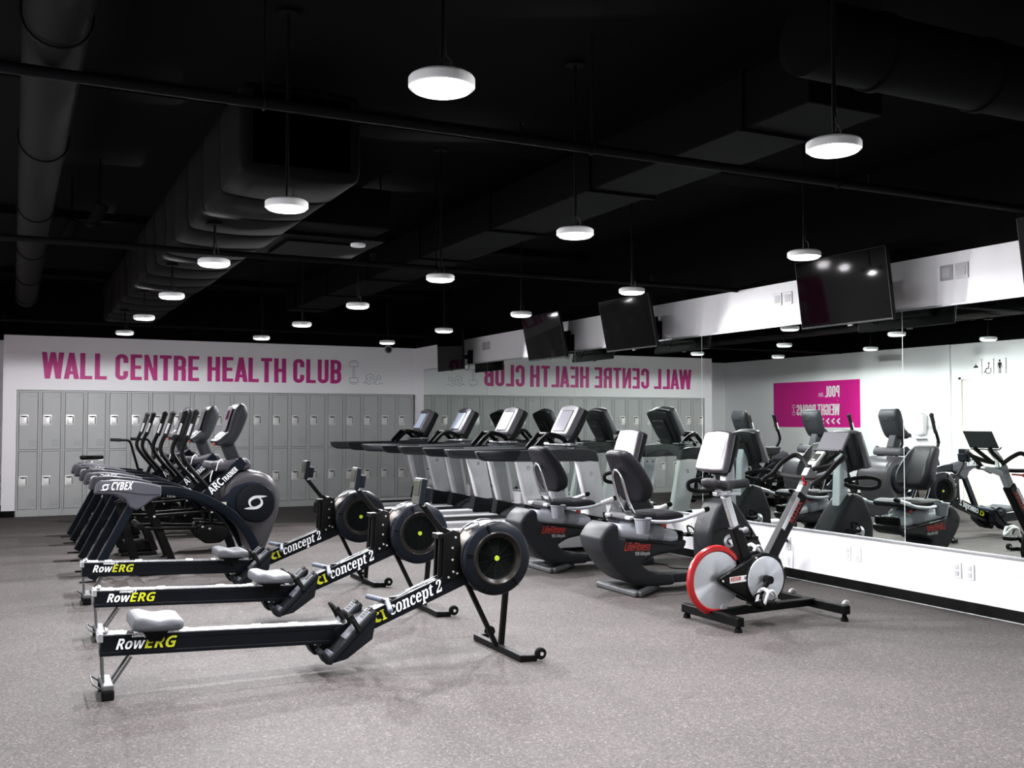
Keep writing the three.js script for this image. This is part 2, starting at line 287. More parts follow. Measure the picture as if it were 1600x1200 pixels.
// letters as parts of parent, from x0, baseline y0, height h, total width W
function letters(str, x0, y0, h, W, m, parent, depth, name = 'letter') {
  let x = 0; const spots = [];
  for (const ch of str) { if (ch === ' ') { x += 0.17; continue; } if (ch === 'A') x -= 0.03; spots.push([ch, x]); x += GL[ch].w + 0.075 - (ch === 'W' || ch === 'A' ? 0.05 : 0); }
  const k = W / (x - 0.075);
  for (const [ch, px] of spots) { const g = glyph(ch); g.scale(k, h, depth / 0.01); g.translate(x0 + px * k, y0, 0); put(name, g, m, parent); }
}
const dumbbell = (s, t) => { // 0.16 x 0.39 outline at s = 1
  const P = (a) => a.map(([x, y]) => [x * s, y * s]), d = 0.0015;
  const half = (f) => [P([[0.005, f(0.0)], [0.155, f(0.0)], [0.155, f(0.075)], [0.005, f(0.075)]]), P([[0.03, f(0.075)], [0.13, f(0.075)], [0.115, f(0.1)], [0.045, f(0.1)]])];
  const up = half((v) => 0.29 + v), dn = half((v) => 0.1 - v);
  return [...up, ...dn, P([[0.066, 0.1], [0.094, 0.1], [0.094, 0.29], [0.066, 0.29]])].map((q) => ribbon(q, t, true, d));
};
const swimmer = (s, t) => {
  const P = (a) => a.map(([x, y]) => [x * s, y * s]), d = 0.0015;
  const wave = (y, x0, x1) => P(Array.from({ length: 25 }, (_, i) => [x0 + (x1 - x0) * i / 24, y + 0.014 * sin(i / 24 * PI * 5)]));
  return [ribbon(P(arc(0.285, 0.115, 0.036, 0, 2 * PI, 24).slice(0, -1)), t, true, d), ribbon(P([[0.03, 0.03], [0.09, 0.09], [0.06, 0.11], [0.06, 0.14], [0.13, 0.175], [0.16, 0.17], [0.25, 0.05], [0.22, 0.035], [0.15, 0.12], [0.12, 0.115], [0.14, 0.06], [0.06, 0.02]]), t, true, d), ribbon(wave(0.012, 0, 0.36), t, false, d)];
};
{
  const t = thing('wall_lettering', 'large magenta capital lettering on the white bulkhead above the lockers', 'lettering', [0, 0, ZB]);
  for (const [word, x0, x1] of [['WALL', 0.369, 1.256], ['CENTRE', 1.373, 2.593], ['HEALTH', 2.719, 3.956], ['CLUB', 4.071, 4.874]]) letters(word, x0, 2.003, 0.389, x1 - x0, M.magenta, t, 0.004);
  const a = thing('dumbbell_decal', 'thin outline drawing of an upright dumbbell after the magenta lettering', 'decal', [5.012, 2.0, ZB]);
  put('outline', dumbbell(1.0, 0.006), M.icon, a);
  const b = thing('swimmer_decal', 'thin outline drawing of a swimmer over waves, near the corner by the mirrors', 'decal', [5.245, 2.0, ZB]);
  put('outline', swimmer(1.0, 0.006), M.icon, b);
}
// the wayfinding sign on the left wall (seen in the mirrors)
{
  const s = thing('wayfinding_sign', 'magenta rectangular sign with white words and chevrons on the left wall', 'sign', [XL, 1.265, -13.47]);
  s.rotation.y = PI / 2;     // its x runs away along the wall, its z into the room
  put('panel', box(2.3, 0.875, 0.006, 1.15, 0.4375, 0.004, 0.001), M.sign, s);
  const g = new THREE.Group(); g.name = 'lettering'; g.position.set(0, 0, 0.0075); s.add(g);
  letters('POOL', 0.5, 0.565, 0.21, 0.37, M.white, g, 0.002);
  letters('WEIGHT ROOMS', 0.5, 0.225, 0.21, 1.14, M.white, g, 0.002);
  const sw = merge(swimmer(0.44, 0.006)); put('swimmer_icon', sw.translate(0.9, 0.58, 0), M.white, g);
  const db = merge(dumbbell(0.52, 0.006)); put('dumbbell_icon', db.translate(1.68, 0.23, 0), M.white, g);
  put('dot', new THREE.CircleGeometry(0.008, 12).translate(0.54, 0.5, 0.002), M.white, g);
  for (let k = 0; k < 6; k++) put('chevron', ribbon([[0.5 + k * 0.135, 0.165], [0.565 + k * 0.135, 0.115], [0.5 + k * 0.135, 0.065]], 0.03, false, 0.002), M.white, g);
}
// washroom sign, dispenser
{
  const s = thing('washroom_sign', 'white washroom sign plate with three black pictograms above the door', 'sign', [XL, 2.085, -10.47]);
  s.rotation.y = PI / 2;
  for (let k = 0; k < 3; k++) put('plate', box(0.2, 0.275, 0.006, 0.105 + k * 0.215, 0.1375, 0.02, 0.002), M.white, s);
  const so = []; for (let k = 0; k < 3; k++) for (const [x, y] of [[-0.085, 0.125], [0.085, 0.125], [-0.085, -0.125], [0.085, -0.125]]) so.push(cyl([0.105 + k * 0.215 + x, 0.1375 + y, 0], [0.105 + k * 0.215 + x, 0.1375 + y, 0.026], 0.006));
  put('standoff', so, M.steel, s);
  const c = (x, y, r) => new THREE.CircleGeometry(r, 20).translate(x, y, 0.0245);
  const flat = (pts) => new THREE.ShapeGeometry(shapeOf(pts)).translate(0, 0, 0.0245);
  const person = put('pictogram', [c(0.105, 0.235, 0.018), flat([[0.075, 0.21], [0.135, 0.21], [0.15, 0.125], [0.138, 0.125], [0.126, 0.175], [0.126, 0.035], [0.109, 0.035], [0.109, 0.115], [0.101, 0.115], [0.101, 0.035], [0.084, 0.035], [0.084, 0.175], [0.072, 0.125], [0.06, 0.125]])], M.jet, s);
  person.userData.label = 'standing person pictogram';
  const chair = put('pictogram', [c(0.3, 0.2, 0.016), ribbon(arc(0.31, 0.09, 0.05, PI * 0.7, PI * 2.1, 20), 0.014, false, 0.001).translate(0, 0, 0.0238), ribbon([[0.3, 0.18], [0.305, 0.125], [0.345, 0.12], [0.375, 0.06], [0.395, 0.065]], 0.016, false, 0.001).translate(0, 0, 0.0238)], M.jet, s);
  chair.userData.label = 'wheelchair user pictogram';
  const hang = put('pictogram', [flat([[0.49, 0.14], [0.58, 0.14], [0.575, 0.165], [0.55, 0.175], [0.535, 0.21], [0.52, 0.175], [0.495, 0.165]])], M.jet, s);
  hang.userData.label = 'clothes hanger shaped pictogram';
  const d = thing('soap_dispenser', 'white wall dispenser with a drip shelf on the left wall', 'dispenser', [XL + 0.03, 1.07, -12.08]);
  put('body', prism(curve([[-0.1, 0.1], [0.1, 0.1], [0.12, 0.4], [0, 0.46], [-0.12, 0.4]], 40, true, 0.3), 0, 0.11, 0.02), M.white, d).rotation.y = PI / 2;
  put('shelf', [box(0.12, 0.012, 0.24, 0.06, 0.02, 0), box(0.01, 0.1, 0.1, 0.005, 0.06, 0)], M.plate, d);
  put('notice', box(0.004, 0.07, 0.26, 0.002, 0.2, 0.24, 0.001), M.slot, d);
}

// ------------------------------------------------------------------ pendant lamps
{
  const zs = []; for (let k = 0; k < 6; k++) zs.push(-12.76 + 1.978 * k);
  const rows = [[1.18, 'the row nearest the left wall'], [2.8, 'the middle row'], [4.47, 'the row nearest the mirrors']], Y = 2.42;
  const first = [];
  for (const [x, rowName] of rows) zs.forEach((z, k) => {
    const label = `round white disc pendant lamp, ${ORD[k]} from the lockers in ${rowName}`;
    const low = x < 2 && z < -5.5 ? 1 : 0, up = low ? 2.705 : CEIL;   // those under the wrapped duct hang from it
    if (first[low]) { copy(first[low], label, [x, Y, z]); return; }
    const t = first[low] = thing('pendant_lamp', label, 'lamp', [x, Y, z], 'round pendant lamps over the gym');
    put('housing', lathe([[0.02, 0.044], [0.09, 0.04], [0.1, 0.034], [0.104, 0.028], [0.104, 0.004], [0.101, 0], [0.094, 0], [0.094, 0.012], [0.01, 0.014]], 0, 0, 0, 'y', 40).translate(0, 0, 0), M.lampBody, t);
    put('diffuser', lathe([[0.0001, 0.011], [0.0935, 0.011], [0.0935, -0.002], [0.09, -0.007], [0.08, -0.011], [0.0001, -0.016]], 0, 0, 0, 'y', 40), M.glow, t);
    put('stem', [cyl([0, 0.05, 0], [0, up - Y, 0], 0.006, 0.006, 8), lathe([[0.0001, 0.02], [0.05, 0.02], [0.055, 0], [0.0001, 0]], 0, up - Y - 0.02, 0, 'y', 24)], M.pipe, t);
    put('cable', tube([[0.03, 0.052, 0.01], [0.026, 0.1, 0.008], [0.008, 0.16, 0.003], [0.008, up - Y - 0.01, 0]], 0.003, 24, false, 6), M.cord, t);
    const L = new THREE.SpotLight(0xfdfcff, LAMP_POWER, 0, 1.562, 0.055, 2);   // inside the opal lens; the housing keeps it off the ceiling
    L.name = 'lamp_light'; L.position.set(0, 0.003, 0); L.target.position.set(0, -1, 0); L.castShadow = true; L.shadow.radius = 0.9; t.add(L); t.add(L.target); t.add(L);
  });
}

// ------------------------------------------------------------------ ceiling services
{
  // wrapped rectangular duct: overlapping insulation blankets
  const t = thing('insulated_duct', 'large grey square duct wrapped in creased insulation, above the left lamps', 'duct', [1.4, 2.72, -5.4]);
  put('core', box(0.58, 0.44, 9.2, 0, 0.25, -4.6, 0.02), M.duct, t);
  for (let i = 0, z = 0; i < 15; i++) {
    const L = 0.62, s = rr(0.98, 1.06), g = [];
    const pr = curve([[-0.31 * s, 0.01], [0, -0.02 * s], [0.31 * s, 0.01], [0.325 * s, 0.25], [0.31, 0.49], [-0.31, 0.49], [-0.325 * s, 0.25]], 48, true, 0.25);
    g.push(prism(pr, z - L, z, 0.05, 0.9, [], 4));
    put('insulation_wrap', g, M.wrap, t); z -= 0.6 + rr(0, 0.02);
  }
  const r1 = thing('round_duct', 'ribbed round flexible duct running along the ceiling by the left wall', 'duct', [0.13, 2.95, -3.2]);
  const pf = [[0.0001, 0], [0.12, 0]]; for (let i = 0; i <= 220; i++) pf.push([0.118 + 0.006 * (i % 2), i * 0.05]); pf.push([0.11, 11.05], [0.0001, 11.06]);
  put('hose', lathe(pf, 0, 0, 0, 'z', 28).rotateY(PI), M.wrap, r1);
  for (let i = 0; i < 6; i++) put('hanger_strap', [ring(0.13, 0.006, 0, 0, -1 - i * 1.9, 'z', 2 * PI, 0, 28), cyl([0, 0.12, -1 - i * 1.9], [0, CEIL - 2.95, -1 - i * 1.9], 0.004)], M.pipe, r1);
  const r2 = thing('long_duct', 'smooth dark rectangular duct over the middle of the room', 'duct', [3.75, 2.96, -3.75]);
  put('trunk', box(0.5, 0.3, 10.6, 0, 0.15, -5.3, 0.01), M.duct, r2);
  for (let i = 0; i < 7; i++) put('flange', box(0.54, 0.34, 0.03, 0, 0.15, -0.5 - i * 1.6, 0.004), M.duct, r2);
  const r3 = thing('cross_duct', 'big dark round duct crossing the ceiling near the front', 'duct', [3.1, 3.08, -3.35]);
  put('pipe', lathe([[0.0001, 0], [0.14, 0], [0.17, 0.01], [0.17, 1.52], [0.165, 1.56], [0.12, 1.6], [0.0001, 1.62]], 0, 0, 0, 'x', 40), M.duct, r3);
  for (const x of [0.4, 1.1]) put('collar', lathe([[0.172, 0], [0.18, 0.01], [0.18, 0.05], [0.172, 0.06]], x, 0, 0, 'x', 40), M.duct, r3);
  const u = thing('fan_coil_unit', 'dark boxy fan coil unit hanging between the two left lamp rows', 'air unit', [2.25, 2.82, -8.3]);
  put('cabinet', box(0.9, 0.36, 1.1, 0, 0.2, 0, 0.01), M.black, u); put('outlet_hood', prism([[-0.35, 0.05], [0.35, 0.05], [0.35, 0.35], [-0.35, 0.35]], 0.55, 0.95, 0.01), M.duct, u);
  put('access_panel', box(0.6, 0.02, 0.7, 0, 0.012, 0, 0.004), M.duct, u);
  put('hanger_rod', [[-0.42, -0.5], [0.42, -0.5], [-0.42, 0.5], [0.42, 0.5]].map(([x, z]) => cyl([x, 0.38, z], [x, CEIL - 2.82, z], 0.006)), M.pipe, u);
  const sd = thing('smoke_detector', 'small pale round detector under the dark ceiling unit', 'detector', [2.5, 2.8, -7.86]);
  put('base', lathe([[0.0001, 0.028], [0.06, 0.028], [0.062, 0.012], [0.055, 0.004], [0.0001, 0]], 0, 0, 0, 'y', 32), M.plate, sd);
  const pip = (name, label, y, z, x0, x1, r, step, skip = []) => {
    const p = thing(name, label, 'pipe', [x0, y, z]);
    put('pipe', cyl([0, 0, 0], [x1 - x0, 0, 0], r, r, 16), M.pipe, p);
    for (let x = 0.6; x < x1 - x0; x += step) if (!skip.some(([a, b]) => x0 + x > a && x0 + x < b)) put('clamp', [ring(r + 0.003, 0.006, x, 0, 0, 'x', 2 * PI, 0, 20), cyl([x, r, 0], [x, CEIL - y - 0.004, 0], 0.005, 0.005, 8)], M.pipe, p);
    for (let x = 1.2; x < x1 - x0; x += step * 1.4) put('sprinkler_head', [cyl([x, r, 0], [x, r + 0.05, 0], 0.012), cyl([x, r + 0.05, 0], [x, r + 0.054, 0], 0.02)], M.pipe, p);
  };
  pip('sprinkler_pipe', 'dark sprinkler pipe crossing the ceiling behind the first row of lamps', 2.8, -4.46, XL + 0.02, XR - 0.02, 0.025, 1.7, [[-0.1, 0.4], [3.4, 4.1]]);
  pip('sprinkler_pipe', 'dark sprinkler pipe crossing the ceiling under the insulated duct', 2.63, -7.6, XL + 0.02, XR - 0.02, 0.022, 1.9, [[-0.1, 0.4], [1, 1.9], [3.4, 4.1]]);
  pip('sprinkler_pipe', 'dark sprinkler pipe crossing the ceiling nearest the lockers', 2.64, -13.9, XL + 0.02, XR - 0.75, 0.022, 1.9, [[-0.1, 0.4], [1, 1.9], [3.4, 4.1]]);
  for (let i = 0; i < 4; i++) struct('beam', box(XR - XL, 0.08, 0.3, (XR + XL) / 2, CEIL - 0.04, -2.2 - i * 4.2, 0.01), M.ceil);
  for (const [x, z, lab] of [[0.36, -9.05, 'grey cylinder spotlight on the dark ceiling, the nearer to the lockers'], [0.52, -8.3, 'grey cylinder spotlight on the dark ceiling, the farther from the lockers']]) {
    const s = thing('spotlight', lab, 'spotlight', [x, 2.86, z]);
    put('can', [cyl([0, 0, 0], [0.07, 0.18, 0.06], 0.045, 0.05, 20), ring(0.05, 0.006, 0.01, 0.02, 0.008, 'y', 2 * PI, 0, 24)], M.wrap, s); put('stem', cyl([0.05, 0.14, 0.04], [0.05, CEIL - 2.86, 0.04], 0.008), M.pipe, s);
  }
  const c = thing('security_camera', 'small white dome camera at the top of the wall over the lockers', 'camera', [5.687, 2.6, ZB]);
  put('mount', lathe([[0.0001, 0], [0.07, 0], [0.072, 0.03], [0.0001, 0.03]], 0, -0.01, 0.0, 'z', 32), M.plate, c); put('dome', ball(0.055, 0, -0.01, 0.03), M.shroud, c); put('lens', ball(0.025, 0, -0.02, 0.068), M.jet, c);
}

// ------------------------------------------------------------------ televisions over the mirrors
{
  const make = () => {
    const t = thing('television', '', 'television', [0, 0, 0], 'televisions over the mirrors');
    put('bezel', [box(0.035, 0.56, 0.97, 0, 0.28, 0, 0.006), box(0.05, 0.34, 0.6, 0.035, 0.24, 0, 0.02)], M.tvBody, t);
    put('screen', box(0.004, 0.535, 0.95, -0.0175, 0.285, 0, 0.001), M.tvScreen, t);
    put('sensor', box(0.02, 0.014, 0.05, -0.008, -0.005, 0.05, 0.003), M.dim, t);
    return t;
  };
  const proto = make();
  const zs = [-13.88, -10.83, -8.96, -5.9, -3.84], tilt = [0.03, 0.2, 0.2, 0.13, 0.15];
  const labs = ['black wall television nearest the corner with the lockers', 'black wall television, second from the lockers, lettering reflected in its screen', 'black wall television, third from the lockers', 'black wall television, fourth from the lockers, behind the hanging lamp', 'black wall television farthest from the lockers, cut by the picture edge'];
  zs.forEach((z, i) => {
    const o = i ? copy(proto, labs[i], [5.87, 2.14, z]) : proto; if (!i) { o.position.set(5.87, 2.14, z); o.userData.label = labs[0]; }
    o.rotation.z = tilt[i];
    const b = new THREE.Group(); b.name = 'bracket'; b.position.set(XR - 5.87, 0.21, 0).applyAxisAngle(V(0, 0, 1), -tilt[i]); b.rotation.z = -tilt[i]; o.add(b);   // upright though the set leans
    put('wall_plate', box(0.03, 0.2, 0.15, -0.016, 0.0, 0.02, 0.004), M.jetMatte, b);
    put('arm', [bar([-0.03, 0.0, 0.02], [-0.15, 0.0, -0.12], 0.03, 0.06), bar([-0.15, 0.0, -0.12], [-0.262 - 0.24 * tilt[i], 0.0, 0], 0.03, 0.06), cyl([-0.15, -0.05, -0.12], [-0.15, 0.05, -0.12], 0.022)], M.jetMatte, b);
    put('cable_loop', tube([[-0.04, -0.08, 0.06], [-0.09, -0.2, 0.1], [-0.14, -0.17, 0.06], [-0.2, -0.08, 0.02]], 0.004, 24, false, 6), M.cord, b);
  });
}
// ------------------------------------------------------------------ wall outlets
{
  const mk = (y, z, label, group) => {
    const hi = y > 1;
    const t = thing('outlet_plate', label, 'outlet', [XR, y, z], group);
    put('plate', box(0.008, 0.115, hi ? 0.112 : 0.075, -0.004, 0, 0, 0.003), hi ? M.steelPlate : M.plate, t);
    put('socket', hi ? [box(0.004, 0.07, 0.07, -0.009, 0, 0, 0.004)] : [box(0.004, 0.034, 0.03, -0.009, 0.024, 0, 0.004), box(0.004, 0.034, 0.03, -0.009, -0.024, 0, 0.004)], M.slot, t); return t;
  };
  const up = [[-13.315, 'between the first and second televisions'], [-9.85, 'between the second and third televisions'], [-6.99, 'between the third and fourth televisions'], [-5.15, 'between the fourth and fifth televisions']];
  for (const [z, w] of up) { mk(2.482, z - 0.068, `pale outlet plate above the mirrors ${w}, nearer the lockers`, 'outlets on the band over the mirrors'); mk(2.482, z + 0.068, `pale outlet plate above the mirrors ${w}, farther from the lockers`, 'outlets on the band over the mirrors'); }
  const low = [[-6.185, 'just right of the spin bike'], [-5.11, 'nearest the right picture edge'], [-8.35, 'behind the recumbent bikes']];
  for (const [z, w] of low) { mk(0.3, z - 0.055, `white outlet plate under the mirrors ${w}, left of its pair`, 'outlets under the mirrors'); mk(0.3, z + 0.055, `white outlet plate under the mirrors ${w}, right of its pair`, 'outlets under the mirrors'); }
  mk(0.3, -6.956, 'white outlet plate under the mirrors with a black plug in it', 'outlets under the mirrors');
  const c = thing('power_cord', 'black power cord hanging from the plugged outlet beside the spin bike', 'cord', [XR, 0.3, -6.956]);
  put('plug', box(0.04, 0.024, 0.04, -0.03, 0.026, 0, 0.006), M.cord, c);
  put('cable', tube([[-0.05, 0.026, 0], [-0.09, 0.0, -0.03], [-0.08, -0.15, -0.03], [-0.06, -0.27, 0.02], [-0.1, -0.293, 0.06], [-0.3, -0.294, -0.05], [-0.5, -0.294, -0.02]], 0.005, 50, false, 6), M.cord, c);
  const d = thing('floor_cord', 'thin black cord lying on the floor between the recumbent bikes', 'cord', [5.55, 0.006, -8.25]);
  put('cable', tube([[0, 0, 0], [0.08, 0, 0.22], [0.02, 0, 0.42], [0.2, 0, 0.62], [0.28, 0, 0.9], [0.2, 0, 1.15]], 0.005, 50, false, 6), M.cord, d);
}
// ------------------------------------------------------------------ rowing machines
const bolts = (list, z, r = 0.008) => list.map(([x, y]) => lathe([[0.0001, 0.006], [r * 0.7, 0.005], [r, 0], [0.0001, 0]], x, y, z, 'z', 10));
{
  const t = thing('rowing_machine', '', 'rower', [0, 0, 0], 'rowing machines in the front rows');
  const rail = put('rail', [bar([0.012, 0.254, 0], [1.34, 0.199, 0], 0.091, 0.1, 0.003), bar([0.012, 0.293, 0], [1.33, 0.238, 0], 0.094, 0.026, 0.003), bar([0.012, 0.213, 0], [1.33, 0.158, 0], 0.094, 0.02, 0.003)], M.rail, t);
  put('track', [bar([0.02, 0.309, 0], [1.26, 0.256, 0], 0.086, 0.006, 0.001)], M.steel, rail);
  const slot = []; for (const x of [0.05, 0.1, 0.2, 0.42, 0.8, 1.0]) slot.push(box(0.05, 0.008, 0.05, x, 0.315 - x * 0.0415, 0, 0.002)); put('track_marker', slot.slice(0, 6), M.white, rail);
  put('end_stop', [box(0.03, 0.05, 0.1, 0.012, 0.295, 0, 0.008), ball(0.018, 0.035, 0.325, 0.03)], M.steel, rail);
  // lettering on both flanks of a sloping beam: the near flank starts at x, y; the far one mirrors it within [A, B]
  const flank = (name, make, m, parent, x, y, [A, B], angle, z) => [1, -1].map((s) => {
    const g = make(); g.rotateZ(s * angle); if (s < 0) g.rotateY(PI);
    const xs = s > 0 ? x : A + B - x; return put(name, g.translate(xs, y + Math.tan(angle) * (xs - x), s * z), m, parent);
  });
  flank('rail_lettering', () => words('Row', 0.039, { width: 0.13, slant: 0.25 }), M.text, rail, 0.085, 0.232, [0.085, 0.37], -0.0414, 0.0472);
  flank('rail_lettering', () => words('ERG', 0.041, { width: 0.145, slant: 0.25 }), M.yellow, rail, 0.222, 0.2255, [0.085, 0.37], -0.0414, 0.0472);
  flank('small_lettering', () => words('concept 2', 0.011, { width: 0.1, slant: 0.25 }), M.text, rail, 0.16, 0.287, [0.085, 0.37], -0.0414, 0.0472);
  put('rear_leg', [...[-0.045, 0.045].flatMap((z) => [bar([0.022, 0.2, z], [0.03, 0.05, z], 0.006, 0.012, 0.002), bar([0.16, 0.19, z], [0.065, 0.05, z], 0.006, 0.014, 0.002)])], M.dim, t);
  put('rear_foot', [box(0.055, 0.026, 0.25, 0.045, 0.062, 0.005, 0.006)], M.dim, t);
  put('foot_pad', [box(0.06, 0.05, 0.06, 0.045, 0.025, 0.105, 0.01)], M.rubber, t); put('foot_pad', [box(0.06, 0.05, 0.06, 0.045, 0.025, -0.095, 0.01)], M.rubber, t);
  put('rear_loop', tube([[0.02, 0.05, -0.1], [-0.02, 0.08, -0.1], [-0.025, 0.085, 0], [-0.02, 0.08, 0.1], [0.02, 0.05, 0.1]], 0.005, 30, false, 6), M.dim, t);
  // main beam, mast, monitor
  const beam = put('main_beam', [bar([1.23, 0.184, 0], [2.1, 0.508, 0], 0.096, 0.102, 0.004), prism([[1.95, 0.4], [2.1, 0.45], [2.2, 0.56], [1.96, 0.6]], -0.045, 0.045, 0.006)], M.rail, t);
  const by = (x) => 0.252 + 0.3716 * (x - 1.412);
  flank('emblem', () => { const c = prism([...arc(0.03, 0.03, 0.029, PI * 0.3, PI * 1.7, 18), ...arc(0.037, 0.03, 0.015, PI * 1.6, PI * 0.4, 14)], 0, 0.0015, 0); return merge([c, box(0.012, 0.056, 0.0015, 0.066, 0.03, 0.0008, 0), box(0.026, 0.007, 0.0015, 0.066, 0.056, 0.0009, 0), box(0.026, 0.007, 0.0015, 0.066, 0.004, 0.0009, 0)]); }, M.yellow, beam, 1.45, by(1.45) - 0.029, [1.45, 1.885], 0.3557, 0.0485);
  flank('beam_lettering', () => words('concept 2', 0.05, { font: serif, width: 0.335, slant: 0.25 }), M.text, beam, 1.545, by(1.545) - 0.023, [1.45, 1.885], 0.3557, 0.0485);
  const mast = put('mast', [prism([[1.862, 0.43], [1.99, 0.47], [1.975, 0.73], [1.93, 0.745], [1.872, 0.72]], -0.052, 0.052, 0.006)], M.jet, t);
  put('mast_bolt', bolts([[1.945, 0.7], [1.925, 0.64], [1.925, 0.57], [1.93, 0.5], [1.955, 0.49], [1.9, 0.47]], 0.0515), M.bolt, mast);
  put('chain_guide', [bar([1.85, 0.46, 0.03], [1.86, 0.7, 0.03], 0.02, 0.025), bar([1.85, 0.46, -0.03], [1.86, 0.7, -0.03], 0.02, 0.025), box(0.05, 0.03, 0.1, 1.86, 0.71, 0)], M.jet, mast);
  const arm = put('monitor_arm', [bar([1.935, 0.715, 0.03], [1.855, 0.755, 0.03], 0.03, 0.03), bar([1.868, 0.74, 0.03], [1.735, 0.905, 0.03], 0.028, 0.032, 0.006)], M.jet, t);
  for (const q of [[1.94, 0.716], [1.745, 0.9]]) put('pivot_bolt', bolts([q], 0.045, 0.014), M.bolt, arm);
  const pm = put('monitor', [box(0.036, 0.155, 0.135, 1.73, 0.975, 0.02, 0.008, 0, -0.04, -0.14), box(0.045, 0.09, 0.1, 1.768, 0.955, 0.02, 0.01, 0, -0.04, -0.14)], M.pmBlue, t);
  put('monitor_face', box(0.006, 0.148, 0.128, 1.7125, 0.977, 0.02, 0.003, 0, -0.04, -0.14), M.pmFace, pm);
  put('screen', box(0.004, 0.085, 0.1, 1.7105, 0.997, 0.02, 0.001, 0, -0.04, -0.14), M.lcd, pm);
  // flywheel
  const fx = 2.19, fy = 0.57, fly = new THREE.Group(); fly.name = 'flywheel'; t.add(fly);
  put('drum', lathe([[0.2, -0.075], [0.213, -0.074], [0.213, 0.074], [0.2, 0.075]], fx, fy, 0, 'z', 72), M.mesh, fly);
  for (const s of [1, -1]) {
    const f = (g) => { g.translate(-fx, 0, 0); if (s < 0) g.rotateY(PI); return g.translate(fx, 0, 0); };
    put('cover', f(lathe([[0.2, 0.066], [0.216, 0.066], [0.22, 0.072], [0.22, 0.092], [0.215, 0.104], [0.202, 0.113], [0.16, 0.118], [0.155, 0.112], [0.155, 0.06]], fx, fy, 0, 'z', 80)), M.navy, fly);
    put('cone', f(lathe([[0.16, 0.117], [0.154, 0.123], [0.147, 0.123], [0.131, 0.106], [0.125, 0.102], [0.123, 0.06]], fx, fy, 0, 'z', 72)), M.cone, fly);
    const bars = []; for (let i = 1; i <= 11; i++) bars.push(ring(0.02 + i * 0.0093, 0.0011, fx, fy, 0.099, 'z', 2 * PI, 0, 48));
    for (let i = 0; i < 10; i++) bars.push(bar([fx + 0.015 * cos(i * PI / 5 + 0.2), fy + 0.015 * sin(i * PI / 5 + 0.2), 0.098], [fx + 0.126 * cos(i * PI / 5 + 0.2), fy + 0.126 * sin(i * PI / 5 + 0.2), 0.098], 0.003, 0.002, 0));
    put('grille', f(merge(bars)), M.grill, fly);
    put('fan_disc', f(lathe([[0.126, 0.07], [0.0001, 0.07]], fx, fy, 0, 'z', 48)), M.pit, fly);
    put('hub_badge', f(lathe([[0.016, 0.098], [0.015, 0.104], [0.0001, 0.104]], fx, fy, 0, 'z', 24)), M.lime, fly);
    const fins = []; for (const a of [2.95, 1.9, 4.3, 5.4]) fins.push(prism([[-0.03, 0], [0.0, 0.01], [0.03, 0], [0, -0.006]], 0.118, 0.128, 0.002).rotateZ(a).translate(fx + 0.186 * cos(a), fy + 0.186 * sin(a), -0.004));
    put('cover_clip', f(merge(fins)), M.jet, fly);
  }
  put('damper_lever', [bar([2.02, 0.735, 0.02], [2.075, 0.76, 0.02], 0.03, 0.02), bar([2.04, 0.755, 0.05], [2.09, 0.77, 0.05], 0.02, 0.014), box(0.03, 0.02, 0.05, 2.09, 0.775, 0.02)], M.steel, fly);
  put('latch_clip', box(0.035, 0.014, 0.03, 2.29, 0.768, 0.0, 0.005, 0, 0, -0.5), M.steel, fly);
  put('front_leg', bar([2.03, 0.44, 0], [2.235, 0.03, 0], 0.032, 0.026), M.jet, t); put('front_leg', bar([2.3, 0.4, 0], [2.265, 0.03, 0], 0.03, 0.032), M.jet, t);
  put('front_foot', [bar([2.25, 0.02, -0.33], [2.25, 0.02, 0.33], 0.04, 0.04, 0.006), bar([2.25, 0.02, 0.315], [2.335, 0.02, 0.335], 0.03, 0.036, 0.006), bar([2.25, 0.02, -0.315], [2.335, 0.02, -0.335], 0.03, 0.036, 0.006)], M.jet, t);
  for (const s of [1, -1]) { const w = put('caster', lathe([[0.01, -0.016], [0.03, -0.016], [0.034, -0.01], [0.034, 0.01], [0.03, 0.016], [0.01, 0.016]], 2.352, 0.044, s * 0.345, 'z', 24), M.rubber, t); put('axle', cyl([2.352, 0.044, s * 0.345 - 0.02], [2.352, 0.044, s * 0.345 + 0.02], 0.011), M.bolt, w); }
  // footrests
  for (const s of [1, -1]) {
    const z = s * 0.13, f = put('footrest', [prism([[1.1, 0.135], [1.135, 0.075], [1.16, 0.07], [1.42, 0.325], [1.405, 0.345], [1.155, 0.11], [1.118, 0.15]], z - 0.062, z + 0.062, 0.006), prism([[1.17, 0.075], [1.25, 0.09], [1.395, 0.185], [1.42, 0.32], [1.3, 0.2]], z - 0.05, z + 0.05, 0.006)], M.footDark, t);
    put('sole', box(0.2, 0.016, 0.095, 1.315, 0.262, z, 0.006, 0, 0, 0.765), M.pedalGrey, f); put('heel_cup', box(0.04, 0.03, 0.1, 1.16, 0.118, z, 0.01, 0, 0, 0.765), M.pedalGrey, f);
    const holes = []; for (let i = 0; i < 5; i++) holes.push(box(0.012, 0.006, 0.05, 1.35 + i * 0.012, 0.305 + i * 0.0115, z, 0.002, 0, 0, 0.765)); put('sizing_slot', holes, M.jet, f);
    put('strap', [tube([[1.31, 0.24, z + 0.066], [1.275, 0.3, z + 0.06], [1.25, 0.335, z + 0.02], [1.25, 0.338, z - 0.03], [1.285, 0.29, z - 0.06], [1.31, 0.24, z - 0.066]], 0.011, 40, false, 8), box(0.03, 0.1, 0.012, 1.288, 0.285, z + 0.062, 0.004, 0, 0, 0.55)], M.jetMatte, f);
  }
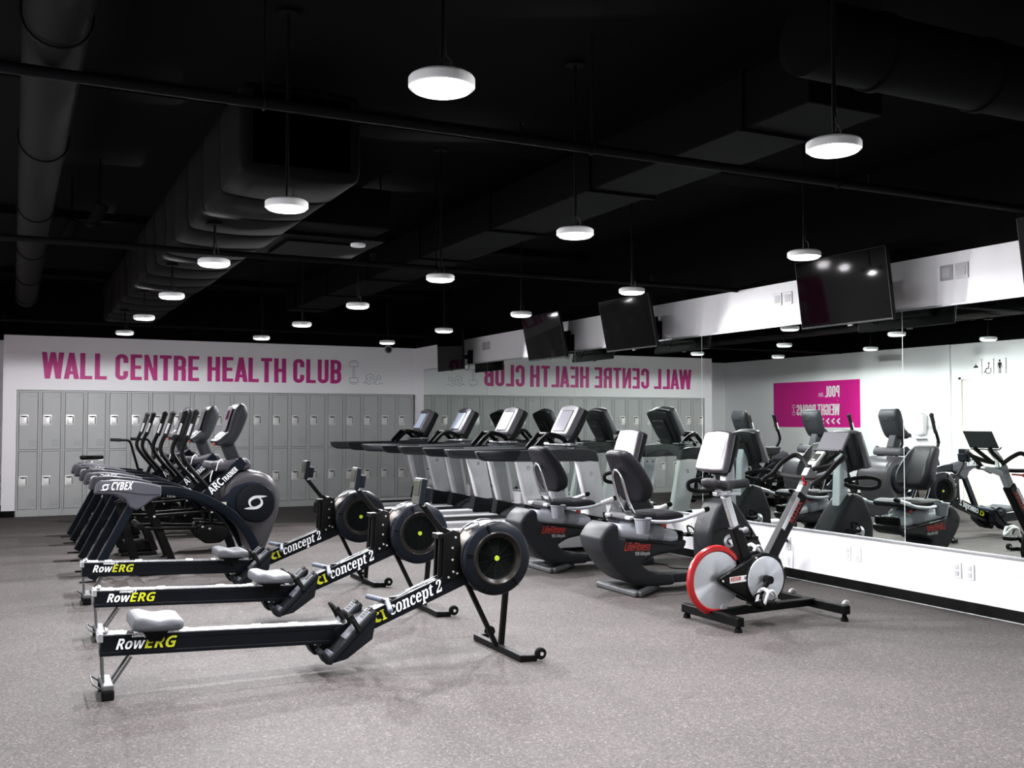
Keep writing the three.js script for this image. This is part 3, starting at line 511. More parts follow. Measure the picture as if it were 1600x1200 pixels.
  // handle and chain
  const h = put('handle', [tube([[1.49, 0.352, -0.2], [1.515, 0.352, -0.1], [1.53, 0.352, -0.035]], 0.015, 16, false, 12), tube([[1.53, 0.352, 0.035], [1.515, 0.345, 0.1], [1.49, 0.335, 0.2]], 0.015, 16, false, 12)], M.handle, t);
  put('handle_core', [box(0.05, 0.03, 0.075, 1.54, 0.352, 0, 0.01), box(0.04, 0.03, 0.03, 1.575, 0.362, 0, 0.006)], M.jet, h);
  put('chain', [cyl([1.595, 0.372, 0], [1.87, 0.488, 0], 0.0035, 0.0035, 8), box(0.02, 0.012, 0.012, 1.6, 0.374, 0, 0.003)], M.steel, h);
  put('handle_hook', [box(0.05, 0.05, 0.05, 1.6, 0.345, 0, 0.006, 0, 0, 0.36), box(0.04, 0.016, 0.06, 1.63, 0.362, 0.0, 0.004, 0, 0, 0.36)], M.jet, t);
  // seat, placed along the rail per machine
  const seat = new THREE.Group(); seat.name = 'seat'; t.add(seat);
  const pad = prism(curve([[-0.125, 0.026], [-0.118, 0.066], [-0.07, 0.076], [0.0, 0.058], [0.07, 0.064], [0.118, 0.056], [0.126, 0.028], [0.1, 0.006], [-0.1, 0.006]], 64, true, 0.4), -0.155, 0.155, 0.024, 0.9, [], 5);
  put('pad', pad, M.seatGrey, seat);
  put('carriage', [box(0.17, 0.02, 0.12, 0, -0.002, 0, 0.004), ...[1, -1].flatMap((s) => [prism([[-0.07, 0], [0.07, 0], [0.03, -0.06], [-0.03, -0.06]], s > 0 ? 0.052 : -0.062, s > 0 ? 0.062 : -0.052, 0.003), cyl([-0.022, -0.05, s * 0.055], [-0.022, -0.05, s * 0.068], 0.012), cyl([0.022, -0.05, s * 0.055], [0.022, -0.05, s * 0.068], 0.012)])], M.jet, seat);
  put('roller', [cyl([-0.075, -0.008, -0.04], [-0.075, -0.008, 0.04], 0.013), cyl([0.075, -0.008, -0.04], [0.075, -0.008, 0.04], 0.013)], M.steel, seat);
  const place = (o, x) => { const s = o.children.find((c) => c.name === 'seat'); s.position.set(x, 0.33 - 0.0415 * x, 0); s.rotation.z = -0.0414; };
  t.position.set(0.4, 0, -5.52); t.userData.label = 'navy rowing machine nearest the viewer, its grey seat slid to the rear end'; place(t, 0.275);
  const b = copy(t, 'navy rowing machine in the middle of the three, seat near the footrests', [0.47, 0, -6.96]); place(b, 1.13);
  const c = copy(t, 'navy rowing machine farthest from the viewer, beside the stair climbing arc trainers', [0.48, 0, -8.37]); place(c, 1.12);
  c.userData.label = 'navy rowing machine at the back of the three, next to the arc trainers';
}

// ------------------------------------------------------------------ arc trainers
{
  const sw = () => {   // one tapering half of the swirl
      const q = curve([[0.105, 0.054], [0.05, 0.052], [-0.015, 0.046], [-0.055, 0.015], [-0.045, -0.03], [0.0, -0.046]], 40, false), n = q.length, A = [], B = [];
      q.forEach((p, i) => { const k = i / (n - 1), e = q[min(i + 1, n - 1)], f = q[max(i - 1, 0)], l = hypot(e[0] - f[0], e[1] - f[1]), w = 0.013 * sin(PI * k ** 0.8) + 0.0006, nx = -(e[1] - f[1]) / l, ny = (e[0] - f[0]) / l; A.push([p[0] + nx * w, p[1] + ny * w]); B.push([p[0] - nx * w, p[1] - ny * w]); });
      return new THREE.ExtrudeGeometry(shapeOf([...A, ...B.reverse()]), { depth: 0.002, bevelEnabled: false });
    };
  const t = thing('arc_trainer', '', 'arc trainer', [0, 0, 0], 'arc trainers in a row before the lockers');
  for (const s of [1, -1]) {
    const z = s * 0.345;
    const sh = put('rear_cover', [prism(curve([[0.108, 0.77], [0.125, 0.835], [0.16, 0.868], [0.3, 0.872], [0.48, 0.85], [0.645, 0.815], [0.66, 0.78], [0.655, 0.72], [0.6, 0.7], [0.5, 0.625], [0.455, 0.605], [0.4, 0.63], [0.36, 0.7], [0.28, 0.742], [0.17, 0.752], [0.12, 0.752]], 90, true, 0.25), z - 0.045, z + 0.045, 0.016, 0.8, [], 4)], M.cybex, t);
    put('seam_groove', tube([[0.13, 0.776, z + s * 0.045], [0.3, 0.776, z + s * 0.0452], [0.5, 0.742, z + s * 0.0452], [0.64, 0.735, z + s * 0.045]], 0.0025, 30, false, 6), M.jet, sh);
    put('cap_screw', tube([[0.185, 0.872, z], [0.205, 0.88, z], [0.23, 0.873, z]], 0.005, 10, false, 6), M.jet, sh);
    const lg = words('CYBEX', 0.05, { width: 0.17, slant: 0.22 }).translate(0.075, 0, 0), em = merge([sw(), sw().rotateZ(PI)]).scale(0.36, 0.42, 0.8).translate(0.032, 0.026, 0);
    const both = merge([lg, em]); if (s < 0) { both.translate(-0.25, 0, 0); both.rotateY(PI); } both.translate(0.165, 0.786, z + s * 0.0455);
    put('cover_lettering', both, M.white, sh);
    const leg = put('rear_leg', bar([0.425, 0.66, z], [0.1, 0.025, z], 0.05, 0.075, 0.01), M.cybexDark, t);
    put('leg_foot', [box(0.13, 0.012, 0.05, 0.07, 0.006, z, 0.004)], M.jet, leg);
    // the long tube arching over to the floor in front
    const path = [[0.62, 0.775], [0.8, 0.755], [1.0, 0.695], [1.17, 0.605], [1.31, 0.5], [1.43, 0.34], [1.53, 0.14], [1.56, 0.05]];
    put('side_tube', prism(ribbonPts(curve(path, 40, false), 0.082).map((a, i) => (i ? [...a].reverse() : a)).flat(), z - 0.028, z + 0.028, 0.008, 0.6), M.cybexDark, t);
    const ms = put('mast', bar([1.0, 0.66, z - s * 0.03], [1.4, 1.02, z - s * 0.1], 0.045, 0.085, 0.008), M.cybexDark, t);
    const w1 = words('ARC', 0.052, { font: sans, width: 0.15 }), w2 = words('TRAINER', 0.034, { width: 0.165 }).translate(0.158, 0, 0), tw = merge([w1, w2]);
    if (s > 0) { tw.rotateZ(0.733); tw.rotateX(0); tw.translate(1.105, 0.715, z + 0.004); } else { tw.translate(-0.32, 0, 0); tw.rotateZ(-0.733); tw.rotateY(PI); tw.translate(1.105, 0.715, z - 0.004); }
    const dz = merge([tw]); const pa = dz.attributes.position; for (let i = 0; i < pa.count; i++) { const k = ((pa.getX(i) - 1.0) * 0.743 + (pa.getY(i) - 0.66) * 0.669) / 0.538; pa.setZ(i, pa.getZ(i) - s * (0.03 + 0.07 * k) + s * 0.0205); }
    put('mast_lettering', dz, M.text, ms);
    // swinging arm
    const az = s * 0.3;
    const arm = put('swing_arm', tube([[0.955, 1.44, az], [0.91, 1.3, az], [0.845, 1.14, az], [0.85, 1.06, az], [0.93, 0.94, az], [1.05, 0.8, az], [1.12, 0.68, az * 0.95], [1.13, 0.6, az * 0.9]], 0.021, 60, false, 12), M.jet, t);
    put('grip', [cyl([0.957, 1.45, az], [0.885, 1.225, az], 0.0255, 0.0255, 14), ball(0.03, 0.96, 1.46, az)], M.grip, arm);
    put('sensor_plate', [bar([0.92, 1.36, az + 0.02 * 1], [0.885, 1.25, az + 0.02], 0.016, 0.024, 0.006)], M.steel, arm);
    put('pivot', [cyl([1.13, 0.62, az * 0.9 - 0.03], [1.13, 0.62, az * 0.9 + 0.03], 0.03), cyl([0.84, 1.1, az - 0.025], [0.84, 1.1, az + 0.025], 0.012)], M.jet, arm);
    // foot platform hung on its link arms
    const pz = s * 0.16, fp = put('foot_platform', [prism(curve([[0.99, 0.36], [1.02, 0.42], [1.12, 0.44], [1.26, 0.4], [1.28, 0.34], [1.2, 0.27], [1.06, 0.27]], 50, true, 0.3), pz - 0.085, pz + 0.085, 0.015)], M.jetMatte, t);
    put('tread', box(0.22, 0.012, 0.15, 1.13, 0.445, pz, 0.004, 0, 0, -0.1), M.rubber, fp);
    put('link_bar', [cyl([0.55, 0.42, pz], [1.05, 0.4, pz], 0.016), cyl([0.62, 0.53, pz], [1.12, 0.55, pz], 0.014), cyl([1.12, 0.55, pz], [1.13, 0.4, pz], 0.018)], M.jet, t);
    put('link_bolt', bolts([[1.04, 0.42], [1.1, 0.4], [1.12, 0.55], [0.62, 0.53]], pz + s * 0.086, 0.012), M.bolt, t);
  }
  put('rear_frame', [bar([0.56, 0.7, 0.12], [0.82, 0.04, 0.16], 0.04, 0.06), bar([0.56, 0.7, -0.12], [0.82, 0.04, -0.16], 0.04, 0.06), bar([0.34, 0.66, 0.1], [0.5, 0.06, 0.14], 0.04, 0.055), bar([0.34, 0.66, -0.1], [0.5, 0.06, -0.14], 0.04, 0.055), box(0.3, 0.09, 0.3, 0.66, 0.09, 0, 0.01), box(0.07, 0.06, 0.66, 0.42, 0.72, 0, 0.01), box(0.34, 0.03, 0.1, 0.66, 0.02, 0.16, 0.006), box(0.34, 0.03, 0.1, 0.66, 0.02, -0.16, 0.006)], M.jetMatte, t);
  put('linkage', [cyl([0.5, 0.44, -0.24], [0.5, 0.44, 0.24], 0.03), bar([0.66, 0.45, 0.1], [0.78, 0.16, 0.1], 0.03, 0.06), bar([0.66, 0.45, -0.1], [0.78, 0.16, -0.1], 0.03, 0.06)], M.jet, t);
  // drive housing in front
  const hs = put('drive_housing', prism(curve([[1.24, 0.84], [1.34, 0.9], [1.5, 0.92], [1.64, 0.87], [1.73, 0.75], [1.745, 0.6], [1.7, 0.42], [1.63, 0.24], [1.58, 0.12], [1.5, 0.14], [1.42, 0.36], [1.28, 0.52], [1.2, 0.7]], 90, true, 0.5), -0.27, 0.27, 0.07, 1, [], 6), M.shroud, t);
  put('side_panel', [prism([[1.13, 0.6], [1.27, 0.73], [1.28, 0.54], [1.22, 0.545]], 0.24, 0.285, 0.008), prism(curve([[1.27, 0.735], [1.4, 0.81], [1.56, 0.815], [1.67, 0.72], [1.68, 0.56], [1.56, 0.44], [1.38, 0.48], [1.28, 0.56]], 60, true, 0.5), 0.25, 0.285, 0.012), prism(curve([[1.27, 0.735], [1.4, 0.81], [1.56, 0.815], [1.67, 0.72], [1.68, 0.56], [1.56, 0.44], [1.38, 0.48], [1.28, 0.56]], 60, true, 0.5), -0.285, -0.25, 0.012)], M.shroudDark, hs);
  put('service_sticker', box(0.05, 0.04, 0.002, 1.215, 0.622, 0.286, 0), M.sticker, hs);
  for (const s of [1, -1]) {
    const d = put('round_cover', lathe([[0.178, 0.27], [0.178, 0.295], [0.172, 0.302], [0.12, 0.31], [0.0001, 0.312]], 1.5, 0.63, 0, 'z', 64), M.disc, hs); if (s < 0) d.geometry.applyMatrix4(new THREE.Matrix4().makeTranslation(-1.5, 0, 0)).applyMatrix4(new THREE.Matrix4().makeRotationY(PI)).applyMatrix4(new THREE.Matrix4().makeTranslation(1.5, 0, 0));
    const lo = merge([sw(), sw().rotateZ(PI)]); if (s < 0) lo.rotateY(PI); put('swirl_logo', lo.translate(1.5, 0.63, s * 0.3125), M.logo, hs);
  }
  // tray, neck, console
  const tr = put('tray', [prism(curve([[1.1, 0.955], [1.12, 1.005], [1.22, 1.0], [1.35, 1.03], [1.44, 1.03], [1.475, 0.98], [1.46, 0.93], [1.3, 0.92], [1.16, 0.92]], 60, true, 0.3), -0.24, 0.24, 0.03, 0.9, [], 4)], M.tray, t);
  put('bottle_ring', [tube([[1.12, 0.93, 0.25], [1.1, 0.87, 0.26], [1.1, 0.83, 0.25]], 0.005, 16, false, 6), tube([[1.22, 1.005, 0.2], [1.2, 1.03, 0.22], [1.17, 1.0, 0.24], [1.15, 0.93, 0.25]], 0.004, 16, false, 6)], M.white, tr);
  put('neck', bar([1.36, 1.0, 0], [1.285, 1.2, 0], 0.14, 0.12, 0.03), M.console, t);
  const co = put('console', prism(curve([[1.155, 1.195], [1.2, 1.225], [1.25, 1.27], [1.275, 1.29], [1.3, 1.38], [1.34, 1.5], [1.385, 1.548], [1.435, 1.53], [1.46, 1.45], [1.43, 1.35], [1.385, 1.25], [1.33, 1.17], [1.26, 1.145], [1.19, 1.16]], 90, true, 0.45), -0.17, 0.17, 0.055, 1, [], 6), M.console, t);
  put('console_face', box(0.008, 0.24, 0.2, 1.292, 1.405, 0, 0.004, 0, 0, -0.28), M.consoleFace, co); put('screen', box(0.008, 0.1, 0.14, 1.302, 1.44, 0, 0.003, 0, 0, -0.28), M.tvScreen, co);
  put('control_ledge', [box(0.08, 0.012, 0.2, 1.225, 1.25, 0, 0.005, 0, 0, 0.75), box(0.02, 0.01, 0.04, 1.24, 1.27, 0.03, 0.003, 0, 0, 0.75)], M.steel, co);
  put('emergency_tab', box(0.02, 0.03, 0.03, 1.165, 1.165, 0.06, 0.006), M.orange, co);
  const bl = words('CYBEX', 0.035, { width: 0.15, slant: 0.22 }); bl.rotateY(PI / 2); bl.rotateZ(-0.28); bl.translate(1.4585, 1.4, 0.075); put('back_lettering', bl, M.dim, co);
  t.position.set(0.53, 0, -9.745); t.userData.label = 'dark grey arc trainer nearest the rowing machines, large lettering on its rear cover';
  copy(t, 'dark grey arc trainer in the middle of its row of three', [0.53, 0, -11.21]);
  copy(t, 'dark grey arc trainer closest to the lockers, at the back of its row', [0.53, 0, -12.82]);
}

// ------------------------------------------------------------------ treadmills
{
  const t = thing('treadmill', '', 'treadmill', [0, 0, 0], 'treadmills facing the mirrors');
  put('belt', [box(1.55, 0.012, 0.54, 0.78, 0.196, 0, 0.004), cyl([0.03, 0.165, -0.27], [0.03, 0.165, 0.27], 0.035)], M.belt, t);
  put('deck', [box(1.6, 0.09, 0.62, 0.82, 0.14, 0, 0.01), box(0.1, 0.1, 0.66, 1.8, 0.05, 0, 0.01)], M.tmDark, t);
  for (const s of [1, -1]) {
    const z = s * 0.36;
    const sr = put('side_rail', [bar([0.02, 0.19, z], [1.5, 0.19, z], 0.17, 0.05, 0.02), bar([0.02, 0.11, s * 0.43], [1.72, 0.11, s * 0.43], 0.03, 0.13, 0.014)], M.tmSilver, t);
    put('end_cap', box(0.07, 0.16, 0.2, 0.0, 0.12, s * 0.36, 0.03), M.tmDark, sr);
    if (s > 0) put('side_lettering', words('LifeFitness', 0.05, { width: 0.3, slant: 0.2 }).translate(0.2, 0.085, 0.4455), M.red, sr);
    else { const w = words('LifeFitness', 0.05, { width: 0.3, slant: 0.2 }); w.rotateY(PI); put('side_lettering', w.translate(0.5, 0.085, -0.4455), M.red, sr); }
    // upright: rounded silver outside, flat inner face
    const up = put('upright', prism(curve([[1.385, 0.955], [1.52, 0.965], [1.645, 0.95], [1.715, 0.62], [1.765, 0.36], [1.66, 0.34], [1.545, 0.34], [1.465, 0.62]], 60, true, 0.12), s > 0 ? 0.35 : -0.44, s > 0 ? 0.44 : -0.35, 0.024, 0.9, [], 5), M.tmSilver, t);
    put('inner_face', prism([[1.44, 0.94], [1.61, 0.94], [1.71, 0.36], [1.59, 0.355]], s > 0 ? 0.341 : -0.352, s > 0 ? 0.352 : -0.341, 0.003), M.tmInner, up);
    put('upright_bolt', bolts([[1.49, 0.9], [1.57, 0.9]], s > 0 ? 0.335 : -0.341, 0.011).map((g) => g), M.jet, up);
    put('upright_emblem', [ring(0.02, 0.004, 1.55, 0.82, s * 0.441, 'z', 2 * PI, 0, 24), ball(0.009, 1.55, 0.82, s * 0.441, 1, 1, 0.4)], M.steel, up);
    put('upright_boot', prism([[1.5, 0.39], [1.78, 0.33], [1.86, 0.18], [1.46, 0.18]], s > 0 ? 0.31 : -0.45, s > 0 ? 0.45 : -0.31, 0.015), M.tmDark, t);
    // handrail sweeping down into the upright
    const rp = curve([[0.22, 1.075], [0.5, 1.075], [0.9, 1.08], [1.25, 1.085], [1.5, 1.09], [1.62, 1.06], [1.65, 0.945], [1.53, 0.95], [1.43, 0.94], [1.36, 0.955], [1.1, 0.958], [0.7, 0.962], [0.32, 0.975], [0.25, 1.0]], 110, true, 0.25);
    const hr = put('handrail', prism(rp, s > 0 ? 0.345 : -0.45, s > 0 ? 0.45 : -0.345, 0.035, 0.9, [], 6), M.tm, t);
    put('rail_grip', prism(curve([[0.21, 1.074], [0.36, 1.076], [0.7, 1.078], [0.64, 0.968], [0.31, 0.976], [0.235, 1.01]], 40, true, 0.15), s > 0 ? 0.41 : -0.462, s > 0 ? 0.462 : -0.41, 0.02, 0.9, [], 5), M.tmDark, hr);
  }
  put('motor_hood', [prism(curve([[1.5, 0.18], [1.56, 0.25], [1.75, 0.33], [1.95, 0.31], [2.03, 0.2], [2.02, 0.08], [1.6, 0.06], [1.5, 0.1]], 60, true, 0.35), -0.36, 0.36, 0.05, 0.9, [], 5)], M.tmDark, t);
  put('hood_grille', Array.from({ length: 7 }, (_, i) => box(0.012, 0.006, 0.34, 1.62 + i * 0.035, 0.292 + i * 0.0065 - max(0, i - 4) * 0.006, 0, 0.002)), M.tm, t);
  // dash: an arched bridge between the rails
  const arch = []; for (let i = 0; i <= 20; i++) { const z = -0.36 + 0.72 * i / 20; arch.push([z, 1.1 + 0.02 * cos(z / 0.36 * PI / 2)]); } for (let i = 20; i >= 0; i--) { const z = -0.36 + 0.72 * i / 20; arch.push([z, 0.95 + 0.085 * cos(z / 0.36 * PI / 2)]); }
  const dash = prism(arch, -0.11, 0.11, 0.02); dash.rotateY(PI / 2); const ds = put('dash', dash.translate(1.49, 0, 0), M.tm, t);
  put('dash_panel', [box(0.17, 0.016, 0.46, 1.44, 1.125, 0, 0.006), box(0.1, 0.03, 0.12, 1.42, 1.13, 0.24, 0.01), box(0.1, 0.03, 0.12, 1.42, 1.13, -0.24, 0.01)], M.tmInner, ds);
  put('cup_holder', [ring(0.042, 0.008, 1.43, 1.14, 0.25, 'y', 2 * PI, 0, 28), ring(0.042, 0.008, 1.43, 1.14, -0.25, 'y', 2 * PI, 0, 28)], M.jet, ds);
  const eb = put('grip_bar', [tube([[1.44, 1.1, 0.17], [1.34, 1.2, 0.17], [1.22, 1.235, 0.13], [1.16, 1.2, 0.1], [1.06, 1.1, 0.09]], 0.026, 40, false, 12), tube([[1.44, 1.1, -0.17], [1.34, 1.2, -0.17], [1.22, 1.235, -0.13], [1.16, 1.2, -0.1], [1.06, 1.1, -0.09]], 0.026, 40, false, 12), tube([[1.24, 1.232, -0.14], [1.25, 1.235, 0], [1.24, 1.232, 0.14]], 0.028, 20, false, 12)], M.jet, t);
  put('sensor_pad', [bar([1.22, 1.25, -0.08], [1.22, 1.25, 0.08], 0.05, 0.02, 0.008)], M.tmFace, eb);
  // console
  const tilt = -0.5, cx = 1.51, cy = 1.365;
  const cs = prism(curve([[-0.2, 0.17], [0, 0.205], [0.2, 0.17], [0.2, -0.1], [0.17, -0.17], [-0.17, -0.17], [-0.2, -0.1]], 60, true, 0.2), -0.03, 0.05, 0.02, 0.8, [], 4); // x = across, z = out of the screen
  const turn = (g) => { g.rotateY(-PI / 2); g.rotateZ(tilt); return g.translate(cx, cy, 0); };
  const con = put('console', turn(cs), M.tmFace, t);
  put('console_back', [turn(prism(curve([[-0.205, 0.175], [0, 0.21], [0.205, 0.175], [0.205, -0.1], [0.13, -0.28], [-0.13, -0.28], [-0.205, -0.1]], 60, true, 0.2), -0.1, -0.02, 0.03, 0.8, [], 4)), turn(prism(curve([[-0.13, 0.08], [0, 0.1], [0.13, 0.08], [0.11, -0.3], [-0.11, -0.3]], 40, true, 0.2), -0.13, -0.08, 0.02, 0.8)), bar([1.5, 1.08, 0], [1.51, 1.22, 0], 0.22, 0.1, 0.02)], M.tmDark, con);
  put('screen_bezel', turn(box(0.25, 0.27, 0.006, 0, -0.005, 0.051, 0.004)), M.jet, con);
  put('screen', turn(box(0.225, 0.245, 0.004, 0, -0.005, 0.0545, 0.001)), M.lit, con);
  for (const s of [1, -1]) put('speaker_strip', turn(box(0.03, 0.27, 0.006, s * 0.155, -0.005, 0.05, 0.003)), M.tmSide, con);
  const bl = words('LifeFitness', 0.028, { width: 0.13, slant: 0.2 }); bl.rotateY(PI); bl.translate(0.065, 0.0, -0.1315); put('back_lettering', turn(bl), M.dim, con);
  t.position.set(4.0, 0, -14.08); t.userData.label = 'silver treadmill nearest the lockers, bluish lit screen';
  const labs = ['silver treadmill second from the lockers, bluish lit screen', 'silver treadmill third from the lockers, bluish lit screen', 'silver treadmill behind the recumbent bikes, grey unlit screen'];
  [-12.63, -11.18, -9.72].forEach((z, i) => {
    const o = copy(t, labs[i], [4.0, 0, z]);
    if (i === 2) o.traverse((m) => { if (m.name === 'screen') m.material = M.off; });
  });
}

// ------------------------------------------------------------------ recumbent bikes
{
  const t = thing('recumbent_bike', '', 'exercise bike', [0, 0, 0], 'recumbent bikes facing the mirrors');
  const body = curve([[0.12, 0.575], [0.05, 0.53], [0.0, 0.455], [0.02, 0.37], [0.08, 0.28], [0.17, 0.18], [0.29, 0.095], [0.44, 0.055], [0.7, 0.05], [0.7, 0.13], [0.56, 0.145], [0.46, 0.185], [0.405, 0.235], [0.5, 0.285], [0.62, 0.305], [0.75, 0.315], [0.815, 0.345], [0.835, 0.395], [0.8, 0.412], [0.7, 0.4], [0.5, 0.42], [0.2, 0.455], [0.175, 0.55]], 130, true, 0.3);
  const sh = put('rear_shell', prism(body, -0.17, 0.17, 0.03, 0.8, [], 5), M.lf, t);
  put('shell_screw', bolts([[0.06, 0.43], [0.09, 0.335]], 0.168, 0.008), M.jet, sh);
  for (const s of [1, -1]) {
    const a = words('LifeFitness', 0.046, { width: 0.24, slant: 0.25 }), b = words('95R Lifecycle', 0.02, { font: sansR, width: 0.14 }).translate(0.105, -0.038, 0);
    for (const [g, m] of [[a, M.red], [b, M.lfWhite]]) { if (s < 0) { g.translate(-0.25, 0, 0); g.rotateY(PI); } g.rotateZ(-0.03); put('shell_lettering', g.translate(0.22, 0.352, s * 0.1702), m, sh); }
  }
  put('floor_beam', [bar([0.62, 0.085, 0], [1.3, 0.085, 0], 0.18, 0.07, 0.015), box(0.12, 0.07, 0.5, 1.35, 0.04, 0, 0.02)], M.lf, t);
  // rear foot: a loop on the floor with two arms closing on the beam
  put('rear_foot', [bar([0.27, 0.025, -0.3], [0.27, 0.025, 0.3], 0.07, 0.05, 0.02), bar([0.27, 0.025, 0.3], [0.6, 0.035, 0.07], 0.06, 0.05, 0.02), bar([0.27, 0.025, -0.3], [0.6, 0.035, -0.07], 0.06, 0.05, 0.02), prism([[0.27, -0.25], [0.27, 0.25], [0.6, 0.06], [0.6, -0.06]], -0.006, 0.006, 0.002).rotateX(-PI / 2).translate(0, 0.012, 0)], M.lfFoot, t);
  // rails and carriage
  const slope = -0.145, rail = (z, r) => cyl([0.17, 0.518, z], [0.79, 0.432, z], r, r, 24);
  const rl = put('seat_rail', bar([0.17, 0.508, 0], [0.79, 0.422, 0], 0.29, 0.115, 0.056), M.lfSilver, t);
  put('rail_cap', bar([0.775, 0.424, 0], [0.815, 0.4185, 0], 0.3, 0.122, 0.05), M.jet, rl);
  put('rail_slot', [box(0.5, 0.012, 0.008, 0.48, 0.402, 0.168, 0.002, 0, 0, slope)], M.jet, t);
  const ca = put('seat_carriage', [box(0.17, 0.14, 0.335, 0.55, 0.475, 0, 0.05, 0, 0, slope), box(0.13, 0.1, 0.2, 0.4, 0.555, 0, 0.03), box(0.12, 0.06, 0.14, 0.48, 0.55, 0, 0.02)], M.lfGrey, t);
  put('carriage_label', [box(0.05, 0.03, 0.004, 0.63, 0.53, 0.13, 0.001)], M.red, ca);
  // seat
  put('seat_pan', [prism(curve([[0.27, 0.6], [0.32, 0.64], [0.5, 0.635], [0.72, 0.645], [0.79, 0.62], [0.77, 0.575], [0.5, 0.565], [0.32, 0.565]], 60, true, 0.3), -0.2, 0.2, 0.035, 0.9, [], 5)], M.vinyl, t);
  const back = prism(curve([[-0.13, 0.44], [0, 0.465], [0.13, 0.44], [0.185, 0.24], [0.2, 0.1], [0.14, 0.01], [0, 0.0], [-0.14, 0.01], [-0.2, 0.1], [-0.185, 0.24]], 70, true, 0.4), 0, 0.105, 0.045, 0.9, [], 6);
  { const p = back.attributes.position; for (let i = 0; i < p.count; i++) { const y = p.getY(i); p.setZ(i, p.getZ(i) + 0.075 * (1 - ((y - 0.12) / 0.32) ** 2) * (p.getZ(i) > 0.04 ? 1 : 0.55)); } back.computeVertexNormals(); }
  back.rotateY(PI / 2); back.rotateZ(0.36); const bk = put('backrest', toCreasedNormals(back.translate(0.365, 0.695, 0), 1.0), M.vinyl, t);
  put('back_seam', tube([[0.545, 0.72, 0], [0.535, 0.84, 0], [0.49, 0.93, 0]], 0.004, 20, false, 6), M.jet, bk);
  put('back_frame', tube([[0.4, 0.6, 0.075], [0.34, 0.7, 0.075], [0.275, 0.9, 0.07], [0.26, 0.965, 0.05], [0.255, 0.985, 0], [0.26, 0.965, -0.05], [0.275, 0.9, -0.07], [0.34, 0.7, -0.075], [0.4, 0.6, -0.075]], 0.0135, 80, false, 12), M.chrome, t);
  for (const s of [1, -1]) {
    const h = put('side_handle', [tube([[0.42, 0.575, s * 0.14], [0.44, 0.58, s * 0.25], [0.57, 0.575, s * 0.27], [0.72, 0.59, s * 0.27], [0.86, 0.63, s * 0.265]], 0.015, 40, false, 10), box(0.2, 0.03, 0.08, 0.36, 0.61, s * 0.15, 0.012)], M.lfSilver, t);
    put('handle_grip', [cyl([0.8, 0.615, s * 0.267], [0.945, 0.655, s * 0.262], 0.019, 0.019, 14)], M.tmSide, h); put('handle_tip', [cyl([0.93, 0.652, s * 0.262], [0.97, 0.662, s * 0.262], 0.021, 0.021, 14), ball(0.021, 0.97, 0.662, s * 0.262)], M.jet, h);
  }
  put('cup_holder', [lathe([[0.0001, -0.06], [0.05, -0.06], [0.066, 0.05], [0.074, 0.056], [0.072, 0.064], [0.062, 0.058], [0.046, -0.05], [0.0001, -0.05]], 0.35, 0.55, 0.24, 'y', 36), bar([0.4, 0.565, 0.2], [0.4, 0.565, 0.08], 0.03, 0.03)], M.lfGrey, t);
  // front: drive shroud, column, handlebars, console
  const fs = put('drive_shroud', prism(curve([[1.13, 0.1], [1.1, 0.28], [1.1, 0.44], [1.15, 0.58], [1.22, 0.69], [1.33, 0.72], [1.44, 0.62], [1.58, 0.44], [1.66, 0.31], [1.64, 0.14], [1.56, 0.07], [1.2, 0.06]], 90, true, 0.35), -0.13, 0.13, 0.04, 0.9, [], 6), M.lf, t);
  put('shroud_line', [tube([[1.13, 0.45, 0.131], [1.25, 0.48, 0.132], [1.36, 0.42, 0.132]], 0.003, 20, false, 6)], M.jet, fs);
  const crankC = [1.29, 0.37];
  for (const s of [1, -1]) {
    const r = put('crank', [lathe([[0.03, 0.128], [0.055, 0.13], [0.058, 0.14], [0.03, 0.145]], ...crankC, 0, 'z', 36), bar([crankC[0], crankC[1], 0.16], [crankC[0] + 0.162, crankC[1] + 0.029, 0.17], 0.02, 0.032, 0.006), cyl([crankC[0], crankC[1], 0.12], [crankC[0], crankC[1], 0.175], 0.022)], M.steel, t);
    const pz = 0.22, px = crankC[0] + 0.162, py = crankC[1] + 0.029;
    const pd = put('pedal', [box(0.1, 0.03, 0.09, px, py, pz, 0.01), cyl([px, py, 0.16], [px, py, 0.26], 0.01)], M.jet, t);
    put('pedal_strap', tube([[px - 0.04, py + 0.01, pz + 0.05], [px - 0.02, py + 0.06, pz + 0.04], [px, py + 0.075, pz], [px - 0.02, py + 0.06, pz - 0.04], [px - 0.04, py + 0.01, pz - 0.05]], 0.007, 30, false, 8), M.rubber, pd);
    if (s < 0) for (const m of [r, pd]) { m.geometry.applyMatrix4(new THREE.Matrix4().makeTranslation(-crankC[0], -crankC[1], 0)).applyMatrix4(new THREE.Matrix4().makeRotationZ(PI)).applyMatrix4(new THREE.Matrix4().makeScale(1, 1, 1)); const p = m.geometry; p.applyMatrix4(new THREE.Matrix4().makeRotationX(PI)).applyMatrix4(new THREE.Matrix4().makeTranslation(...crankC, 0)); for (const c of m.children) { c.geometry.applyMatrix4(new THREE.Matrix4().makeTranslation(-crankC[0], -crankC[1], 0)).applyMatrix4(new THREE.Matrix4().makeRotationZ(PI)).applyMatrix4(new THREE.Matrix4().makeRotationX(PI)).applyMatrix4(new THREE.Matrix4().makeTranslation(...crankC, 0)); } }
  }
  put('column', prism([[1.335, 0.55], [1.455, 0.5], [1.43, 0.98], [1.4, 1.09], [1.335, 0.99]], -0.05, 0.05, 0.02, 0.9, [], 4), M.lfSilver, t);
